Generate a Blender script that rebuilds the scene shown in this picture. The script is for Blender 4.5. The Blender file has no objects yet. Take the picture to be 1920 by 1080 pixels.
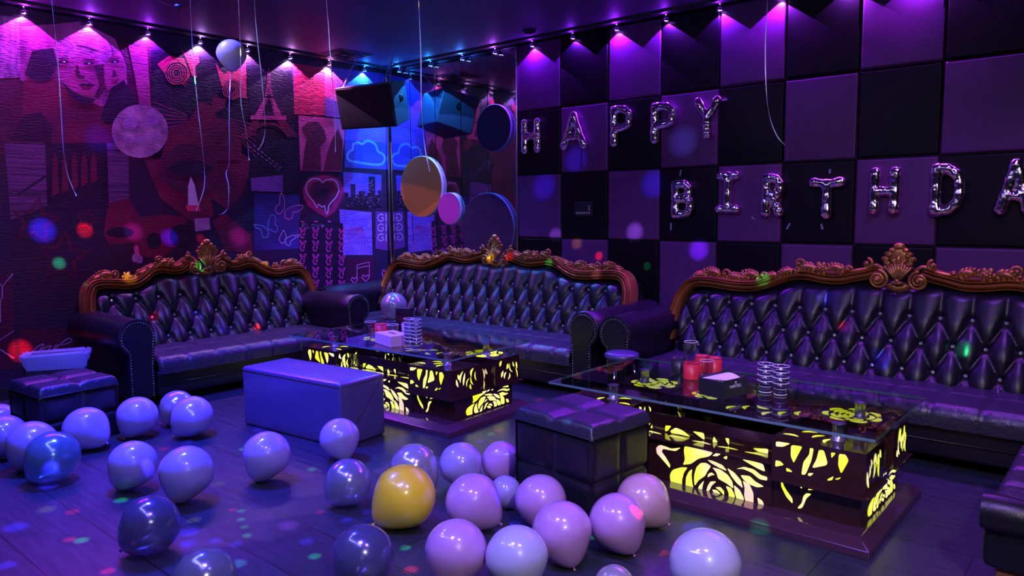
import bpy, math, random
from mathutils import Vector, Matrix
sc = bpy.context.scene
COL = sc.collection
PI = math.pi
# ------------------------------------------------------------------ camera
F = 1396.05; YAW = .70819; PIT = .103589; ROLL = -.0087409; HC = 1.37
_cy, _sy = math.cos(YAW), math.sin(YAW); _cp, _sp = math.cos(PIT), math.sin(PIT)
FW = Vector((-_sy*_cp, _cy*_cp, -_sp)); _rt = Vector((_cy, _sy, 0)); _up = _rt.cross(FW)
RT = _rt*math.cos(ROLL) + _up*math.sin(ROLL); UP = RT.cross(FW)
cam = bpy.data.objects.new('camera', bpy.data.cameras.new('camera')); COL.objects.link(cam)
cam.data.sensor_width = 36; cam.data.lens = F/1920*36; cam.data.clip_start = .05
cam.matrix_world = Matrix.Translation((0, 0, HC)) @ Matrix((RT, UP, -FW)).transposed().to_4x4()
sc.camera = cam
def ray(x, y): return FW + RT*((x-960)/F) - UP*((y-540)/F)
def pZ(x, y, z):
    d = ray(x, y); return d*((z-HC)/d.z) + Vector((0, 0, HC))
def pY(x, y, v):
    d = ray(x, y); return d*(v/d.y) + Vector((0, 0, HC))
def pX(x, y, v):
    d = ray(x, y); return d*(v/d.x) + Vector((0, 0, HC))
XL = -6.42; YB = 5.43; ZC = 2.90
# ------------------------------------------------------------------ materials
def mat(name, col=(.5, .5, .5), rough=.5, metal=0, **k):
    m = bpy.data.materials.new(name); m.use_nodes = True
    nt = m.node_tree; b = nt.nodes['Principled BSDF']
    b.inputs['Base Color'].default_value = (*col, 1); b.inputs['Roughness'].default_value = rough
    b.inputs['Metallic'].default_value = metal
    if 'spec' in k: b.inputs['Specular IOR Level'].default_value = k['spec']
    if 'coat' in k: b.inputs['Coat Weight'].default_value = k['coat']; b.inputs['Coat Roughness'].default_value = .08
    if 'sheen' in k: b.inputs['Sheen Weight'].default_value = k['sheen']
    if 'emit' in k:
        b.inputs['Emission Color'].default_value = (*k['emit'][0], 1); b.inputs['Emission Strength'].default_value = k['emit'][1]
    if 'alpha' in k: b.inputs['Alpha'].default_value = k['alpha']
    if 'sss' in k:
        b.inputs['Subsurface Weight'].default_value = k['sss']; b.inputs['Subsurface Radius'].default_value = (.09, .08, .09)
    tc = nt.nodes.new('ShaderNodeTexCoord')
    if 'noise' in k:       # scale, second colour, stretch
        s, c2 = k['noise'][:2]
        n = nt.nodes.new('ShaderNodeTexNoise'); n.inputs['Scale'].default_value = s; n.inputs['Detail'].default_value = 6
        r = nt.nodes.new('ShaderNodeValToRGB'); r.color_ramp.elements[0].position = .35; r.color_ramp.elements[1].position = .65
        r.color_ramp.elements[0].color = (*col, 1); r.color_ramp.elements[1].color = (*c2, 1)
        src = tc.outputs['Object']
        if len(k['noise']) > 2:
            mp = nt.nodes.new('ShaderNodeMapping'); mp.inputs['Scale'].default_value = k['noise'][2]
            nt.links.new(src, mp.inputs['Vector']); src = mp.outputs['Vector']
        nt.links.new(src, n.inputs['Vector'])
        nt.links.new(n.outputs['Fac'], r.inputs['Fac']); nt.links.new(r.outputs['Color'], b.inputs['Base Color'])
    if 'bump' in k:        # scale, strength, distance
        s, st, di = k['bump'][:3]
        n = nt.nodes.new('ShaderNodeTexNoise'); n.inputs['Scale'].default_value = s; n.inputs['Detail'].default_value = 4
        src = tc.outputs['Object']
        if len(k['bump']) > 3:
            mp = nt.nodes.new('ShaderNodeMapping'); mp.inputs['Scale'].default_value = k['bump'][3]
            nt.links.new(src, mp.inputs['Vector']); src = mp.outputs['Vector']
        nt.links.new(src, n.inputs['Vector'])
        bu = nt.nodes.new('ShaderNodeBump'); bu.inputs['Strength'].default_value = st; bu.inputs['Distance'].default_value = di
        nt.links.new(n.outputs['Fac'], bu.inputs['Height']); nt.links.new(bu.outputs['Normal'], b.inputs['Normal'])
    return m
def thin_glass(name, tint, rough=.02, ior=1.5, refl=1.0):
    m = bpy.data.materials.new(name); m.use_nodes = True; nt = m.node_tree; nt.nodes.clear()
    o = nt.nodes.new('ShaderNodeOutputMaterial'); mx = nt.nodes.new('ShaderNodeMixShader')
    t = nt.nodes.new('ShaderNodeBsdfTransparent'); t.inputs['Color'].default_value = (*tint, 1)
    g = nt.nodes.new('ShaderNodeBsdfGlossy'); g.inputs['Roughness'].default_value = rough
    f = nt.nodes.new('ShaderNodeFresnel'); f.inputs['IOR'].default_value = ior
    mm = nt.nodes.new('ShaderNodeMath'); mm.operation = 'MULTIPLY'; mm.inputs[1].default_value = refl; mm.use_clamp = True
    gg = nt.nodes.new('ShaderNodeNewGeometry'); sb = nt.nodes.new('ShaderNodeMath'); sb.operation = 'SUBTRACT'; sb.inputs[0].default_value = 1
    m2 = nt.nodes.new('ShaderNodeMath'); m2.operation = 'MULTIPLY'
    nt.links.new(gg.outputs['Backfacing'], sb.inputs[1]); nt.links.new(f.outputs[0], mm.inputs[0])
    nt.links.new(mm.outputs[0], m2.inputs[0]); nt.links.new(sb.outputs[0], m2.inputs[1]); nt.links.new(m2.outputs[0], mx.inputs[0])
    nt.links.new(t.outputs[0], mx.inputs[1]); nt.links.new(g.outputs[0], mx.inputs[2]); nt.links.new(mx.outputs[0], o.inputs[0])
    return m
M = {}
M['leather'] = mat('black_leather', (.007, .007, .012), .36, bump=(90, .22, .004), spec=.5)
M['leather_seat'] = mat('seat_leather', (.022, .02, .042), .36, bump=(45, .6, .008), spec=.65)
M['carved'] = mat('gilded_copper_wood', (.55, .26, .06), .3, .6, noise=(7, (.36, .15, .045)))
M['crystal'] = mat('crystal_button', (.9, .9, 1), .12, .8)
M['nail'] = mat('antique_nail', (.3, .27, .2), .3, .9)
M['foot'] = mat('turned_wood', (.22, .08, .05), .35)
M['ceil'] = mat('ceiling_paint', (.10, .09, .15), .55, bump=(30, .1, .004))
M['ceil_dark'] = mat('cove_black', (.02, .02, .025), .5)
M['floor'] = None
M['pad_purple'] = mat('purple_padded_vinyl', (.12, .03, .145), .42, bump=(60, .12, .004), noise=(2.2, (.10, .025, .13)), spec=.35)
M['pad_black'] = mat('black_padded_vinyl', (.004, .003, .006), .42, bump=(60, .12, .004), spec=.22)
M['gap'] = mat('gap_black', (.005, .005, .006), .7)
M['mirror'] = mat('mirror_film', (.5, .46, .56), .045, 1.0, bump=(2.2, .06, .05, (1, 1, .35)))
M['steel'] = mat('brushed_trim', (.7, .7, .75), .22, 1.0)
M['standoff'] = mat('satin_standoff', (.55, .5, .6), .3, .7)
M['chrome'] = mat('chrome', (.85, .85, .88), .08, 1.0)
M['black'] = mat('matt_black', (.012, .012, .014), .55)
M['blackpl'] = mat('speaker_black', (.03, .035, .045), .5, bump=(150, .3, .002))
M['lacquer'] = mat('dark_lacquer', (.035, .012, .012), .1, 0, coat=.6)
M['lacquer2'] = mat('plum_lacquer', (.06, .022, .045), .14, 0, coat=.7)
M['glasstop'] = thin_glass('table_glass', (.74, .78, .78), .02, 1.5, 1.5)
M['glassedge'] = mat('glass_edge', (.10, .2, .22), .12, 0)
M['cupglass'] = thin_glass('drinking_glass', (.88, .88, .92), .12, 1.8, 1.8)
M['rimglass'] = mat('glass_rim', (.95, .92, 1), .2, .0, alpha=.9, spec=1.0)
def rosemat():
    m = bpy.data.materials.new('backlit_acrylic'); m.use_nodes = True; nt = m.node_tree; nt.nodes.clear()
    o = nt.nodes.new('ShaderNodeOutputMaterial'); e = nt.nodes.new('ShaderNodeEmission'); e.inputs['Strength'].default_value = 1.5
    tc = nt.nodes.new('ShaderNodeTexCoord'); n = nt.nodes.new('ShaderNodeTexNoise'); n.inputs['Scale'].default_value = 5; n.inputs['Detail'].default_value = 2
    r = nt.nodes.new('ShaderNodeValToRGB'); r.color_ramp.elements[0].position = .4; r.color_ramp.elements[1].position = .68
    r.color_ramp.elements[0].color = (.78, .85, .02, 1); r.color_ramp.elements[1].color = (1, .68, .5, 1)
    e2 = r.color_ramp.elements.new(.55); e2.color = (.95, .95, .22, 1)
    nt.links.new(tc.outputs['Object'], n.inputs['Vector']); nt.links.new(n.outputs['Fac'], r.inputs['Fac'])
    nt.links.new(r.outputs['Color'], e.inputs['Color']); nt.links.new(e.outputs[0], o.inputs[0]); return m
M['lit'] = rosemat()
M['lit_hot'] = rosemat(); _r = [n for n in M['lit_hot'].node_tree.nodes if n.type == 'VALTORGB'][0].color_ramp; _r.elements[2].color = (1, .5, .5, 1); _r.elements[1].color = (.95, .85, .3, 1); _r.elements[0].color = (.8, .85, .08, 1); _r.elements[2].position = .66; _r.elements[1].position = .56; _r.elements[0].position = .46
M['lit_hot'].node_tree.nodes['Emission'].inputs['Strength'].default_value = 1.35
M['lit_dim'] = rosemat(); M['lit_dim'].node_tree.nodes['Emission'].inputs['Strength'].default_value = .7
def floormat():
    m = mat('dark_plank_vinyl', (.08, .08, .13), .3); nt = m.node_tree; b = nt.nodes['Principled BSDF']
    tc = nt.nodes.new('ShaderNodeTexCoord'); mp = nt.nodes.new('ShaderNodeMapping'); mp.inputs['Rotation'].default_value = (0, 0, 0)
    br = nt.nodes.new('ShaderNodeTexBrick'); br.inputs['Scale'].default_value = 1; br.inputs['Brick Width'].default_value = .9
    br.inputs['Row Height'].default_value = .3; br.inputs['Mortar Size'].default_value = .003; br.offset = .5
    br.inputs['Color1'].default_value = (.04, .045, .075, 1); br.inputs['Color2'].default_value = (.03, .034, .058, 1); br.inputs['Mortar'].default_value = (.01, .01, .01, 1)
    n = nt.nodes.new('ShaderNodeTexNoise'); n.inputs['Scale'].default_value = 6; n.inputs['Detail'].default_value = 8
    m2 = nt.nodes.new('ShaderNodeMapping'); m2.inputs['Scale'].default_value = (1, 7, 1)
    mx = nt.nodes.new('ShaderNodeMix'); mx.data_type = 'RGBA'; mx.blend_type = 'MULTIPLY'; mx.inputs[0].default_value = .5
    r = nt.nodes.new('ShaderNodeMapRange'); r.inputs['To Min'].default_value = .22; r.inputs['To Max'].default_value = .48
    L = nt.links.new
    L(tc.outputs['Object'], mp.inputs[0]); L(mp.outputs[0], br.inputs['Vector']); L(tc.outputs['Object'], m2.inputs[0]); L(m2.outputs[0], n.inputs['Vector'])
    L(br.outputs['Color'], mx.inputs[6]); L(n.outputs['Fac'], mx.inputs[7]); L(mx.outputs[2], b.inputs['Base Color'])
    L(n.outputs['Fac'], r.inputs[0]); L(r.outputs[0], b.inputs['Roughness'])
    bu = nt.nodes.new('ShaderNodeBump'); bu.inputs['Strength'].default_value = .25; bu.inputs['Distance'].default_value = .003
    L(n.outputs['Fac'], bu.inputs['Height']); L(bu.outputs[0], b.inputs['Normal'])
    return m
M['floor'] = floormat()
# ------------------------------------------------------------------ mesh helper
class MB:
    def __init__(s): s.v = []; s.f = []; s.m = []
    def add(s, vs, fs, mi=0, T=None):
        o = len(s.v)
        for p in vs:
            p = Vector(p); s.v.append(T @ p if T else p)
        for f in fs: s.f.append([i+o for i in f]); s.m.append(mi)
    def box(s, a, b, mi=0, T=None):
        x0, y0, z0 = a; x1, y1, z1 = b
        s.add([(x0, y0, z0), (x1, y0, z0), (x1, y1, z0), (x0, y1, z0), (x0, y0, z1), (x1, y0, z1), (x1, y1, z1), (x0, y1, z1)],
              [(3, 2, 1, 0), (4, 5, 6, 7), (0, 1, 5, 4), (1, 2, 6, 5), (2, 3, 7, 6), (3, 0, 4, 7)], mi, T)
    def rbox(s, a, b, r=.02, n=3, mi=0, T=None, dome=0):
        # box with rounded edges (superellipse-like grid projection)
        c = [(a[i]+b[i])/2 for i in range(3)]; h = [(b[i]-a[i])/2 for i in range(3)]
        import itertools
        def line(hh):
            pts = [-hh + r*(1-math.cos(PI/2*i/n)) for i in range(n+1)]
            k = 6; mid = [(-hh+r) + (2*hh-2*r)*i/k for i in range(1, k)]
            return pts + mid + [-q for q in reversed(pts)]
        L = [line(q) for q in h]
        for ax in range(3):
            u, w = (ax+1) % 3, (ax+2) % 3
            for sg in (-1, 1):
                vs = []
                for p in L[u]:
                    for q in L[w]:
                        P = [0, 0, 0]; P[ax] = sg*h[ax]; P[u] = p; P[w] = q
                        core = [max(-h[i]+r, min(h[i]-r, P[i])) for i in range(3)]
                        d = Vector([P[i]-core[i] for i in range(3)])
                        if d.length > 1e-9: d = d.normalized()*r
                        R = [core[i]+d[i]+c[i] for i in range(3)]
                        if dome and ax == 2 and sg > 0:
                            R[2] += dome*max(0, 1-(P[u]/h[u])**2)*max(0, 1-(P[w]/h[w])**2)
                        vs.append(R)
                nu, nw = len(L[u]), len(L[w]); fs = []
                for i in range(nu-1):
                    for j in range(nw-1):
                        q = (i*nw+j, (i+1)*nw+j, (i+1)*nw+j+1, i*nw+j+1)
                        fs.append(q if sg > 0 else q[::-1])
                s.add(vs, fs, mi, T)
    def lathe(s, prof, n=24, mi=0, T=None, cap=True):
        vs = []; fs = []
        for r, z in prof:
            for i in range(n): a = 2*PI*i/n; vs.append((r*math.cos(a), r*math.sin(a), z))
        for k in range(len(prof)-1):
            for i in range(n):
                j = (i+1) % n; fs.append((k*n+i, k*n+j, (k+1)*n+j, (k+1)*n+i))
        if cap:
            if prof[0][0] > 1e-5: fs.append(tuple(range(n))[::-1])
            if prof[-1][0] > 1e-5: fs.append(tuple((len(prof)-1)*n+i for i in range(n)))
        s.add(vs, fs, mi, T)
    def ell(s, c, r, rot=None, n=10, m=6, mi=0, T=None):
        R = rot.to_matrix().to_4x4() if rot is not None else Matrix.Identity(4)
        TT = Matrix.Translation(c) @ R
        if T: TT = T @ TT
        vs = [(0, 0, r[2])]; fs = []
        for k in range(1, m):
            t = PI*k/m
            for i in range(n):
                a = 2*PI*i/n; vs.append((r[0]*math.sin(t)*math.cos(a), r[1]*math.sin(t)*math.sin(a), r[2]*math.cos(t)))
        vs.append((0, 0, -r[2])); last = len(vs)-1
        for i in range(n): fs.append((0, 1+i, 1+(i+1) % n))
        for k in range(m-2):
            for i in range(n):
                a = 1+k*n+i; b = 1+k*n+(i+1) % n; fs.append((a, a+n, b+n, b))
        for i in range(n): fs.append((last, 1+(m-2)*n+(i+1) % n, 1+(m-2)*n+i))
        s.add(vs, fs, mi, TT)
    def tube(s, pts, rad, n=8, mi=0, T=None, cap=True):
        pts = [Vector(p) for p in pts]; vs = []; fs = []
        if not isinstance(rad, (list, tuple)): rad = [rad]*len(pts)
        up = Vector((0, 0, 1)); prev = None
        for k, p in enumerate(pts):
            a = pts[max(k-1, 0)]; b = pts[min(k+1, len(pts)-1)]; t = (b-a)
            t = t.normalized() if t.length > 1e-9 else Vector((0, 0, 1))
            if prev is None:
                ref = up if abs(t.z) < .9 else Vector((0, 1, 0)); x = t.cross(ref).normalized()
            else:
                x = prev - t*prev.dot(t); x = x.normalized() if x.length > 1e-6 else t.orthogonal().normalized()
            prev = x; y = t.cross(x)
            for i in range(n):
                an = 2*PI*i/n; vs.append(p + (x*math.cos(an)+y*math.sin(an))*rad[k])
        for k in range(len(pts)-1):
            for i in range(n):
                j = (i+1) % n; fs.append((k*n+i, k*n+j, (k+1)*n+j, (k+1)*n+i))
        if cap: fs.append(tuple(range(n))[::-1]); fs.append(tuple((len(pts)-1)*n+i for i in range(n)))
        s.add(vs, fs, mi, T)
    def grid(s, fn, nu, nv, mi=0, T=None, flip=False):
        vs = [fn(i/nu, j/nv) for i in range(nu+1) for j in range(nv+1)]; w = nv+1
        fs = [(i*w+j, (i+1)*w+j, (i+1)*w+j+1, i*w+j+1) for i in range(nu) for j in range(nv)]
        if flip: fs = [f[::-1] for f in fs]
        s.add(vs, fs, mi, T)
    def poly(s, pts, mi=0, T=None):
        s.add(pts, [tuple(range(len(pts)))], mi, T)
    def build(s, name, mats, parent=None, smooth=True, bevel=0, loc=None, rz=0, angle=None):
        me = bpy.data.meshes.new(name); me.from_pydata([tuple(p) for p in s.v], [], s.f)
        if not isinstance(mats, (list, tuple)): mats = [mats]
        for q in mats: me.materials.append(q)
        me.polygons.foreach_set('material_index', s.m)
        if smooth: me.polygons.foreach_set('use_smooth', [True]*len(me.polygons))
        me.update()
        if smooth and angle is not None:
            try: me.set_sharp_from_angle(angle=math.radians(angle))
            except Exception: pass
        o = bpy.data.objects.new(name, me); COL.objects.link(o)
        if parent: o.parent = parent
        if loc is not None: o.location = loc
        o.rotation_euler.z = rz
        if bevel:
            b = o.modifiers.new('bevel', 'BEVEL'); b.width = bevel; b.segments = 2; b.limit_method = 'ANGLE'
        return o
def tag(o, label=None, cat=None, group=None, kind=None):
    if label: o['label'] = label
    if cat: o['category'] = cat
    if group: o['group'] = group
    if kind: o['kind'] = kind
    return o
def empty(name, loc, rz=0, label=None, cat=None, group=None):
    o = bpy.data.objects.new(name, None); COL.objects.link(o); o.location = loc; o.rotation_euler.z = rz; o.empty_display_size = .1
    return tag(o, label, cat, group)
def copy_tree(o, parent=None):
    c = o.copy(); COL.objects.link(c)
    if parent: c.parent = parent
    for ch in [q for q in o.children]: copy_tree(ch, c)
    return c
def clamp(x, a=0., b=1.): return max(a, min(b, x))
def lerp(a, b, t): return a+(b-a)*t
def interp(tab, x):
    if x <= tab[0][0]: return tab[0][1]
    for (a, va), (b, vb) in zip(tab, tab[1:]):
        if x <= b: return va+(vb-va)*(x-a)/(b-a)
    return tab[-1][1]
def smoothpath(pts, k=6):
    P = [Vector(p) for p in pts]; out = []
    for i in range(len(P)-1):
        a = P[max(i-1, 0)]; b = P[i]; c = P[i+1]; d = P[min(i+2, len(P)-1)]
        for j in range(k):
            t = j/k; out.append(.5*((2*b)+(c-a)*t+(2*a-5*b+4*c-d)*t*t+(3*b-a-3*c+d)*t**3))
    out.append(P[-1]); return out
# ------------------------------------------------------------------ room
def plane(name, pts, m, kind='structure'):
    b = MB(); b.poly(pts); return tag(b.build(name, m, smooth=False), kind=kind)
XR, YF = 2.6, -2.6
def slab(name, a, b_, m):
    b = MB(); b.box(a, b_); return tag(b.build(name, m, smooth=False), kind='structure')
slab('floor', (XL-.1, YF-.1, -.1), (XR+.1, YB+.1, 0), M['floor'])
slab('ceiling', (XL-.1, YF-.1, ZC), (XR+.1, YB+.1, ZC+.1), M['ceil'])
M['wall_dark'] = mat('wall_dark', (.03, .02, .04), .6)
slab('wall_right', (XR, YF-.1, 0), (XR+.1, YB+.1, ZC), M['wall_dark'])
slab('wall_front', (XL-.1, YF-.1, 0), (XR+.1, YF, ZC), M['wall_dark'])
slab('wall_left', (XL-.1, YF, 0), (XL, YB, ZC), M['wall_dark'])
wb = slab('wall_back', (XL-.1, YB, 0), (XR+.1, YB+.1, ZC), M['gap'])
# padded checker panels of the back wall
X0 = -4.548; CW = .5; ZR = [0.0, .534, 1.116, 1.699, 2.281, 2.885]
pads = MB()
ncol = int((XR-X0)/CW)+1
for ri in range(5):
    for ci in range(ncol):
        x0 = X0+CW*ci+.004; x1 = min(X0+CW*(ci+1)-.004, XR-.002); z0 = ZR[ri]+.004; z1 = ZR[ri+1]-.004
        if x1-x0 < .05: continue
        mi = 0 if (ci+(4-ri)) % 2 == 0 else 1
        def fn(a, b, x0=x0, x1=x1, z0=z0, z1=z1):
            # pillow with rounded rim
            ea = min(a, 1-a)*(x1-x0); eb = min(b, 1-b)*(z1-z0); e = min(ea, eb, .012)/.012
            return (lerp(x0, x1, a), YB-.002-.018*math.sqrt(max(0, 1-(1-e)**2)), lerp(z0, z1, b))
        ts = [0, .004, .01, .018, .03, .5, .97, .982, .99, .996, 1]
        vs = [fn(a, b) for a in ts for b in ts]; n = len(ts)
        pads.add(vs, [(i*n+j, (i+1)*n+j, (i+1)*n+j+1, i*n+j+1) for i in range(n-1) for j in range(n-1)], mi)
o = pads.build('checker_padding', [M['pad_purple'], M['pad_black']], wb); o['label'] = 'purple and black padded vinyl squares'
# ceiling cove trims
b = MB(); b.box((XL, YB-.16, ZC-.018), (XR, YB-.11, ZC-.0005))
tag(b.build('trim_1', M['ceil_dark'], smooth=False), kind='structure')
b = MB(); b.box((XL+.11, YF, ZC-.018), (XL+.16, YB-.17, ZC-.0005))
tag(b.build('trim_2', M['ceil_dark'], smooth=False), kind='structure')
b = MB(); b.box((XL+.012, YF, 0), (XL+.024, YB-.03, .09)); tag(b.build('baseboard_left', M['ceil_dark'], smooth=False), kind='structure')
b = MB(); b.box((X0-.012, YB-.035, 0), (X0+.006, YB-.002, 2.885)); tag(b.build('trim_3', M['steel'], smooth=False, bevel=.003), kind='structure')
b = MB(); b.box((XL+.012, YB-.04, 0), (XL+.04, YB-.012, 2.885)); tag(b.build('trim_4', M['steel'], smooth=False, bevel=.008), kind='structure')
# mirror panels
xs = [XL+.045, -6.04, -5.66, -5.29, -4.93, X0-.014]
ordw = ['first', 'second', 'third', 'fourth', 'fifth', 'sixth', 'seventh', 'eighth', 'ninth', 'tenth', 'eleventh', 'twelfth', 'thirteenth', 'fourteenth']
place = ['nearest the room corner', 'second from the corner, behind the mustard disc', 'middle one of five', 'fourth from the corner', 'beside the checkered padding']
for i in range(5):
    b = MB(); b.box((xs[i]+.003, YB-.012, .02), (xs[i+1]-.003, YB-.002, 2.885))
    tag(b.build('mirror_panel', M['mirror'], smooth=False, bevel=.002), 'tall mirror strip on the back wall, '+place[i], 'mirror', 'mirror strips on the back wall')
# ------------------------------------------------------------------ mural on the left wall
def W(x, y, layer=1): 
    p = pX(x, y, XL+.004); p.x = XL+.004+.0007*layer; return p
mural = MB(); mural.box((XL+.0005, YF, .0), (XL+.004, YB-.045, 2.89))
mb_ = mat('mural_paper', (.05, .012, .05), .5, noise=(1.3, (.025, .015, .08)), bump=(14, .5, .01, (1, 1, 5)))
mural = tag(mural.build('wall_mural', mb_, smooth=False), 'collage photo mural covering the left wall, with faces, neon outlines and city pictures', 'mural')
def pm(name, c, c2=None, sc_=6, rough=.45, st=None, **k):
    kw = dict(bump=(22, .6, .008, (1, 1, 4)))
    if c2: kw['noise'] = (sc_, c2, st) if st else (sc_, c2)
    kw.update(k)
    return mat('print_'+name, c, rough, **kw)
P_ = {
 'face': pm('face', (.6, .06, .3), (.34, .02, .2), 5), 'hair': pm('hair', (.16, .02, .14), (.7, .12, .5), 9, st=(1, 1, .25)),
 'dark': pm('dark', (.012, .003, .022), (.03, .008, .05), 4), 'deep': pm('deep', (.07, .004, .04), (.12, .006, .06), 3),
 'red': pm('red', (.9, .03, .16), (.65, .03, .14), 12), 'pink': pm('pink', (.9, .12, .38), (.75, .05, .3), 4),
 'maroon': pm('maroon', (.24, .006, .06), (.11, .004, .045), 3), 'moon': pm('moon', (.6, .3, .55), (.25, .08, .25), 9),
 'text': pm('text', (.6, .2, .6), (.2, .05, .25), 40, st=(1, 1, .3)), 'stripe': pm('stripe', (.2, .07, .24), (.06, .015, .09), 40, st=(1, .05, 1.5)),
 'blue': pm('blue', (.05, .06, .75), (.1, .1, .6), 4), 'sky': pm('sky', (.1, .08, .8), (.35, .12, .7), 3),
 'neonblue': pm('neonblue', (.2, .45, 1), rough=.3), 'neonpink': pm('neonpink', (1, .25, .75), rough=.3), 'neonlil': pm('neonlil', (.75, .6, 1), rough=.3),
 'butter': pm('butter', (.08, .04, .4), (.04, .02, .22), 2), 'note': pm('note', (.45, .25, .95), (.25, .08, .8), 18, st=(1, .4, 3)),
 'bunny': pm('bunny', (1, .06, .5), rough=.3), 'violet': pm('violet', (.3, .08, .5), (.2, .03, .35), 3), 'star': pm('star', (.11, .008, .05), rough=.5),
 'flame': pm('flame', (.8, .6, .9), (.6, .4, .8), 5), 'lilac': pm('lilac', (.55, .3, .65), (.35, .1, .45), 6), 'glow': pm('glow', (.7, .01, .2), (.45, .01, .16), 5)}
PK = list(P_); PM = [P_[k] for k in PK]
class Pic:
    N = 0
    def __init__(s, name, label): Pic.N += 1; s.b = MB(); s.n = name; s.l = label
    def p(s, pts, m, layer=1):
        ar = sum(pts[i][0]*pts[(i+1) % len(pts)][1]-pts[(i+1) % len(pts)][0]*pts[i][1] for i in range(len(pts)))
        if ar > 0: pts = pts[::-1]
        layer += .02*len(s.b.f)+.003*Pic.N
        s.b.poly([W(x, y, layer) for x, y in pts], PK.index(m)); return s
    def circ(s, cx, cy, r, m, layer=1, ry=None, n=28, a0=0, a1=2*PI):
        # a disc on the wall, its radius given in pixels at its centre
        return s.p([(cx+r*math.cos(a0+(a1-a0)*i/n), cy+(ry or r)*math.sin(a0+(a1-a0)*i/n)) for i in range(n)], m, layer)
    def line(s, pts, m, layer=2, w=.008, closed=False, k=0):
        if k: pts = [tuple(q) for q in smoothpath([Vector((x, y, 0)) for x, y in (pts+[pts[0]] if closed else pts)], k)]; pts = [(q[0], q[1]) for q in pts]
        layer += .02*min(len(s.b.f), 60)+.003*Pic.N; P = [W(x, y, layer) for x, y in pts]
        if closed and not k: P.append(P[0])
        L = []; R = []
        for i, q in enumerate(P):
            t = (P[min(i+1, len(P)-1)]-P[max(i-1, 0)]);
            if closed and i in (0, len(P)-1): t = P[1]-P[-2]
            nrm = Vector((0, -t.z, t.y)); nrm = nrm.normalized() if nrm.length > 1e-9 else Vector((0, 1, 0))
            L.append(q+nrm*w/2); R.append(q-nrm*w/2)
        o = len(s.b.v)
        for i in range(len(P)-1): s.b.add([L[i], R[i], R[i+1], L[i+1]], [(0, 1, 2, 3)], PK.index(m))
        return s
    def ring(s, cx, cy, r, m, layer=2, w=.008, ry=None): return s.line([(cx+r*math.cos(2*PI*i/24), cy+(ry or r)*math.sin(2*PI*i/24)) for i in range(24)], m, layer, w, True)
    def done(s):
        o = s.b.build(s.n, PM, mural, smooth=False); o['label'] = s.l
        # drop unused slots
        used = sorted(set(s.b.m)); me = o.data; me.materials.clear()
        for u in used: me.materials.append(PM[u])
        me.polygons.foreach_set('material_index', [used.index(q) for q in s.b.m]); return o
random.seed(5)
# portrait at the upper left
p = Pic('portrait_print', 'overlapping magenta portrait faces')
p.p([(-60, 18), (238, 82), (283, 90), (286, 300), (-60, 296)], 'deep', 1)
p.p([(-60, 22), (34, 33), (44, 145), (-60, 150)], 'text', 2)
p.p([(36, 50), (105, 45), (150, 40), (215, 72), (236, 120), (240, 180), (190, 200), (60, 160), (38, 150)], 'hair', 2)
p.p([(100, 128), (112, 104), (128, 112), (150, 100), (176, 104), (190, 128), (192, 158), (180, 184), (160, 180), (136, 170), (112, 150)], 'face', 3)
p.p([(196, 104), (214, 98), (232, 112), (236, 150), (222, 172), (200, 168), (192, 140)], 'face', 3)
p.p([(100, 58), (150, 50), (142, 84), (122, 98), (106, 122), (100, 90)], 'hair', 4)
p.p([(148, 50), (200, 66), (212, 100), (198, 120), (186, 96), (164, 88), (144, 84)], 'hair', 4)
p.p([(60, 95), (100, 90), (108, 120), (94, 150), (72, 156), (46, 140)], 'dark', 4)
p.p([(176, 122), (194, 120), (196, 168), (184, 186), (176, 182), (186, 160)], 'deep', 4)
for cx, cy, rx, ry in ((119, 116, 10, 3), (166, 119, 10, 3), (214, 116, 9, 3)):
    p.circ(cx, cy, rx, 'dark', 6, ry); p.circ(cx, cy-6, rx*1.15, 'deep', 5, 2)
    p.circ(cx+1, cy, 2.4, 'neonlil', 7, 1.6)
p.p([(142, 122), (146, 122), (150, 140), (160, 143), (158, 147), (148, 148), (142, 142)], 'deep', 5)
p.p([(146, 160), (154, 156), (160, 158), (168, 156), (178, 160), (168, 163), (158, 162)], 'dark', 6)
p.p([(148, 161), (160, 163), (177, 161), (168, 169), (156, 169)], 'maroon', 6)
p.p([(212, 128), (220, 142), (210, 145)], 'deep', 5); p.p([(208, 152), (222, 150), (218, 158), (210, 158)], 'maroon', 6)
p.p([(112, 152), (136, 172), (160, 182), (180, 186), (166, 200), (140, 190)], 'dark', 5)
p.p([(44, 150), (96, 140), (130, 174), (170, 190), (205, 206), (212, 260), (196, 290), (60, 288), (40, 230)], 'maroon', 3)
p.p([(240, 84), (276, 92), (283, 205), (262, 200), (252, 140)], 'face', 3)
p.p([(208, 165), (232, 150), (262, 200), (268, 240), (196, 232), (188, 222)], 'dark', 3)
p.p([(18, 262), (46, 215), (78, 210), (98, 240), (96, 268)], 'dark', 4)
p.done()
p = Pic('moon_print', 'full moon'); p.circ(262, 246, 53, 'moon', 7, 50)
for cx, cy, r in ((243, 232, 14), (285, 226, 12), (262, 262, 9), (290, 255, 7), (240, 262, 6)): p.circ(cx, cy, r, 'lilac', 8, r*.8)
p.done()
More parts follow.
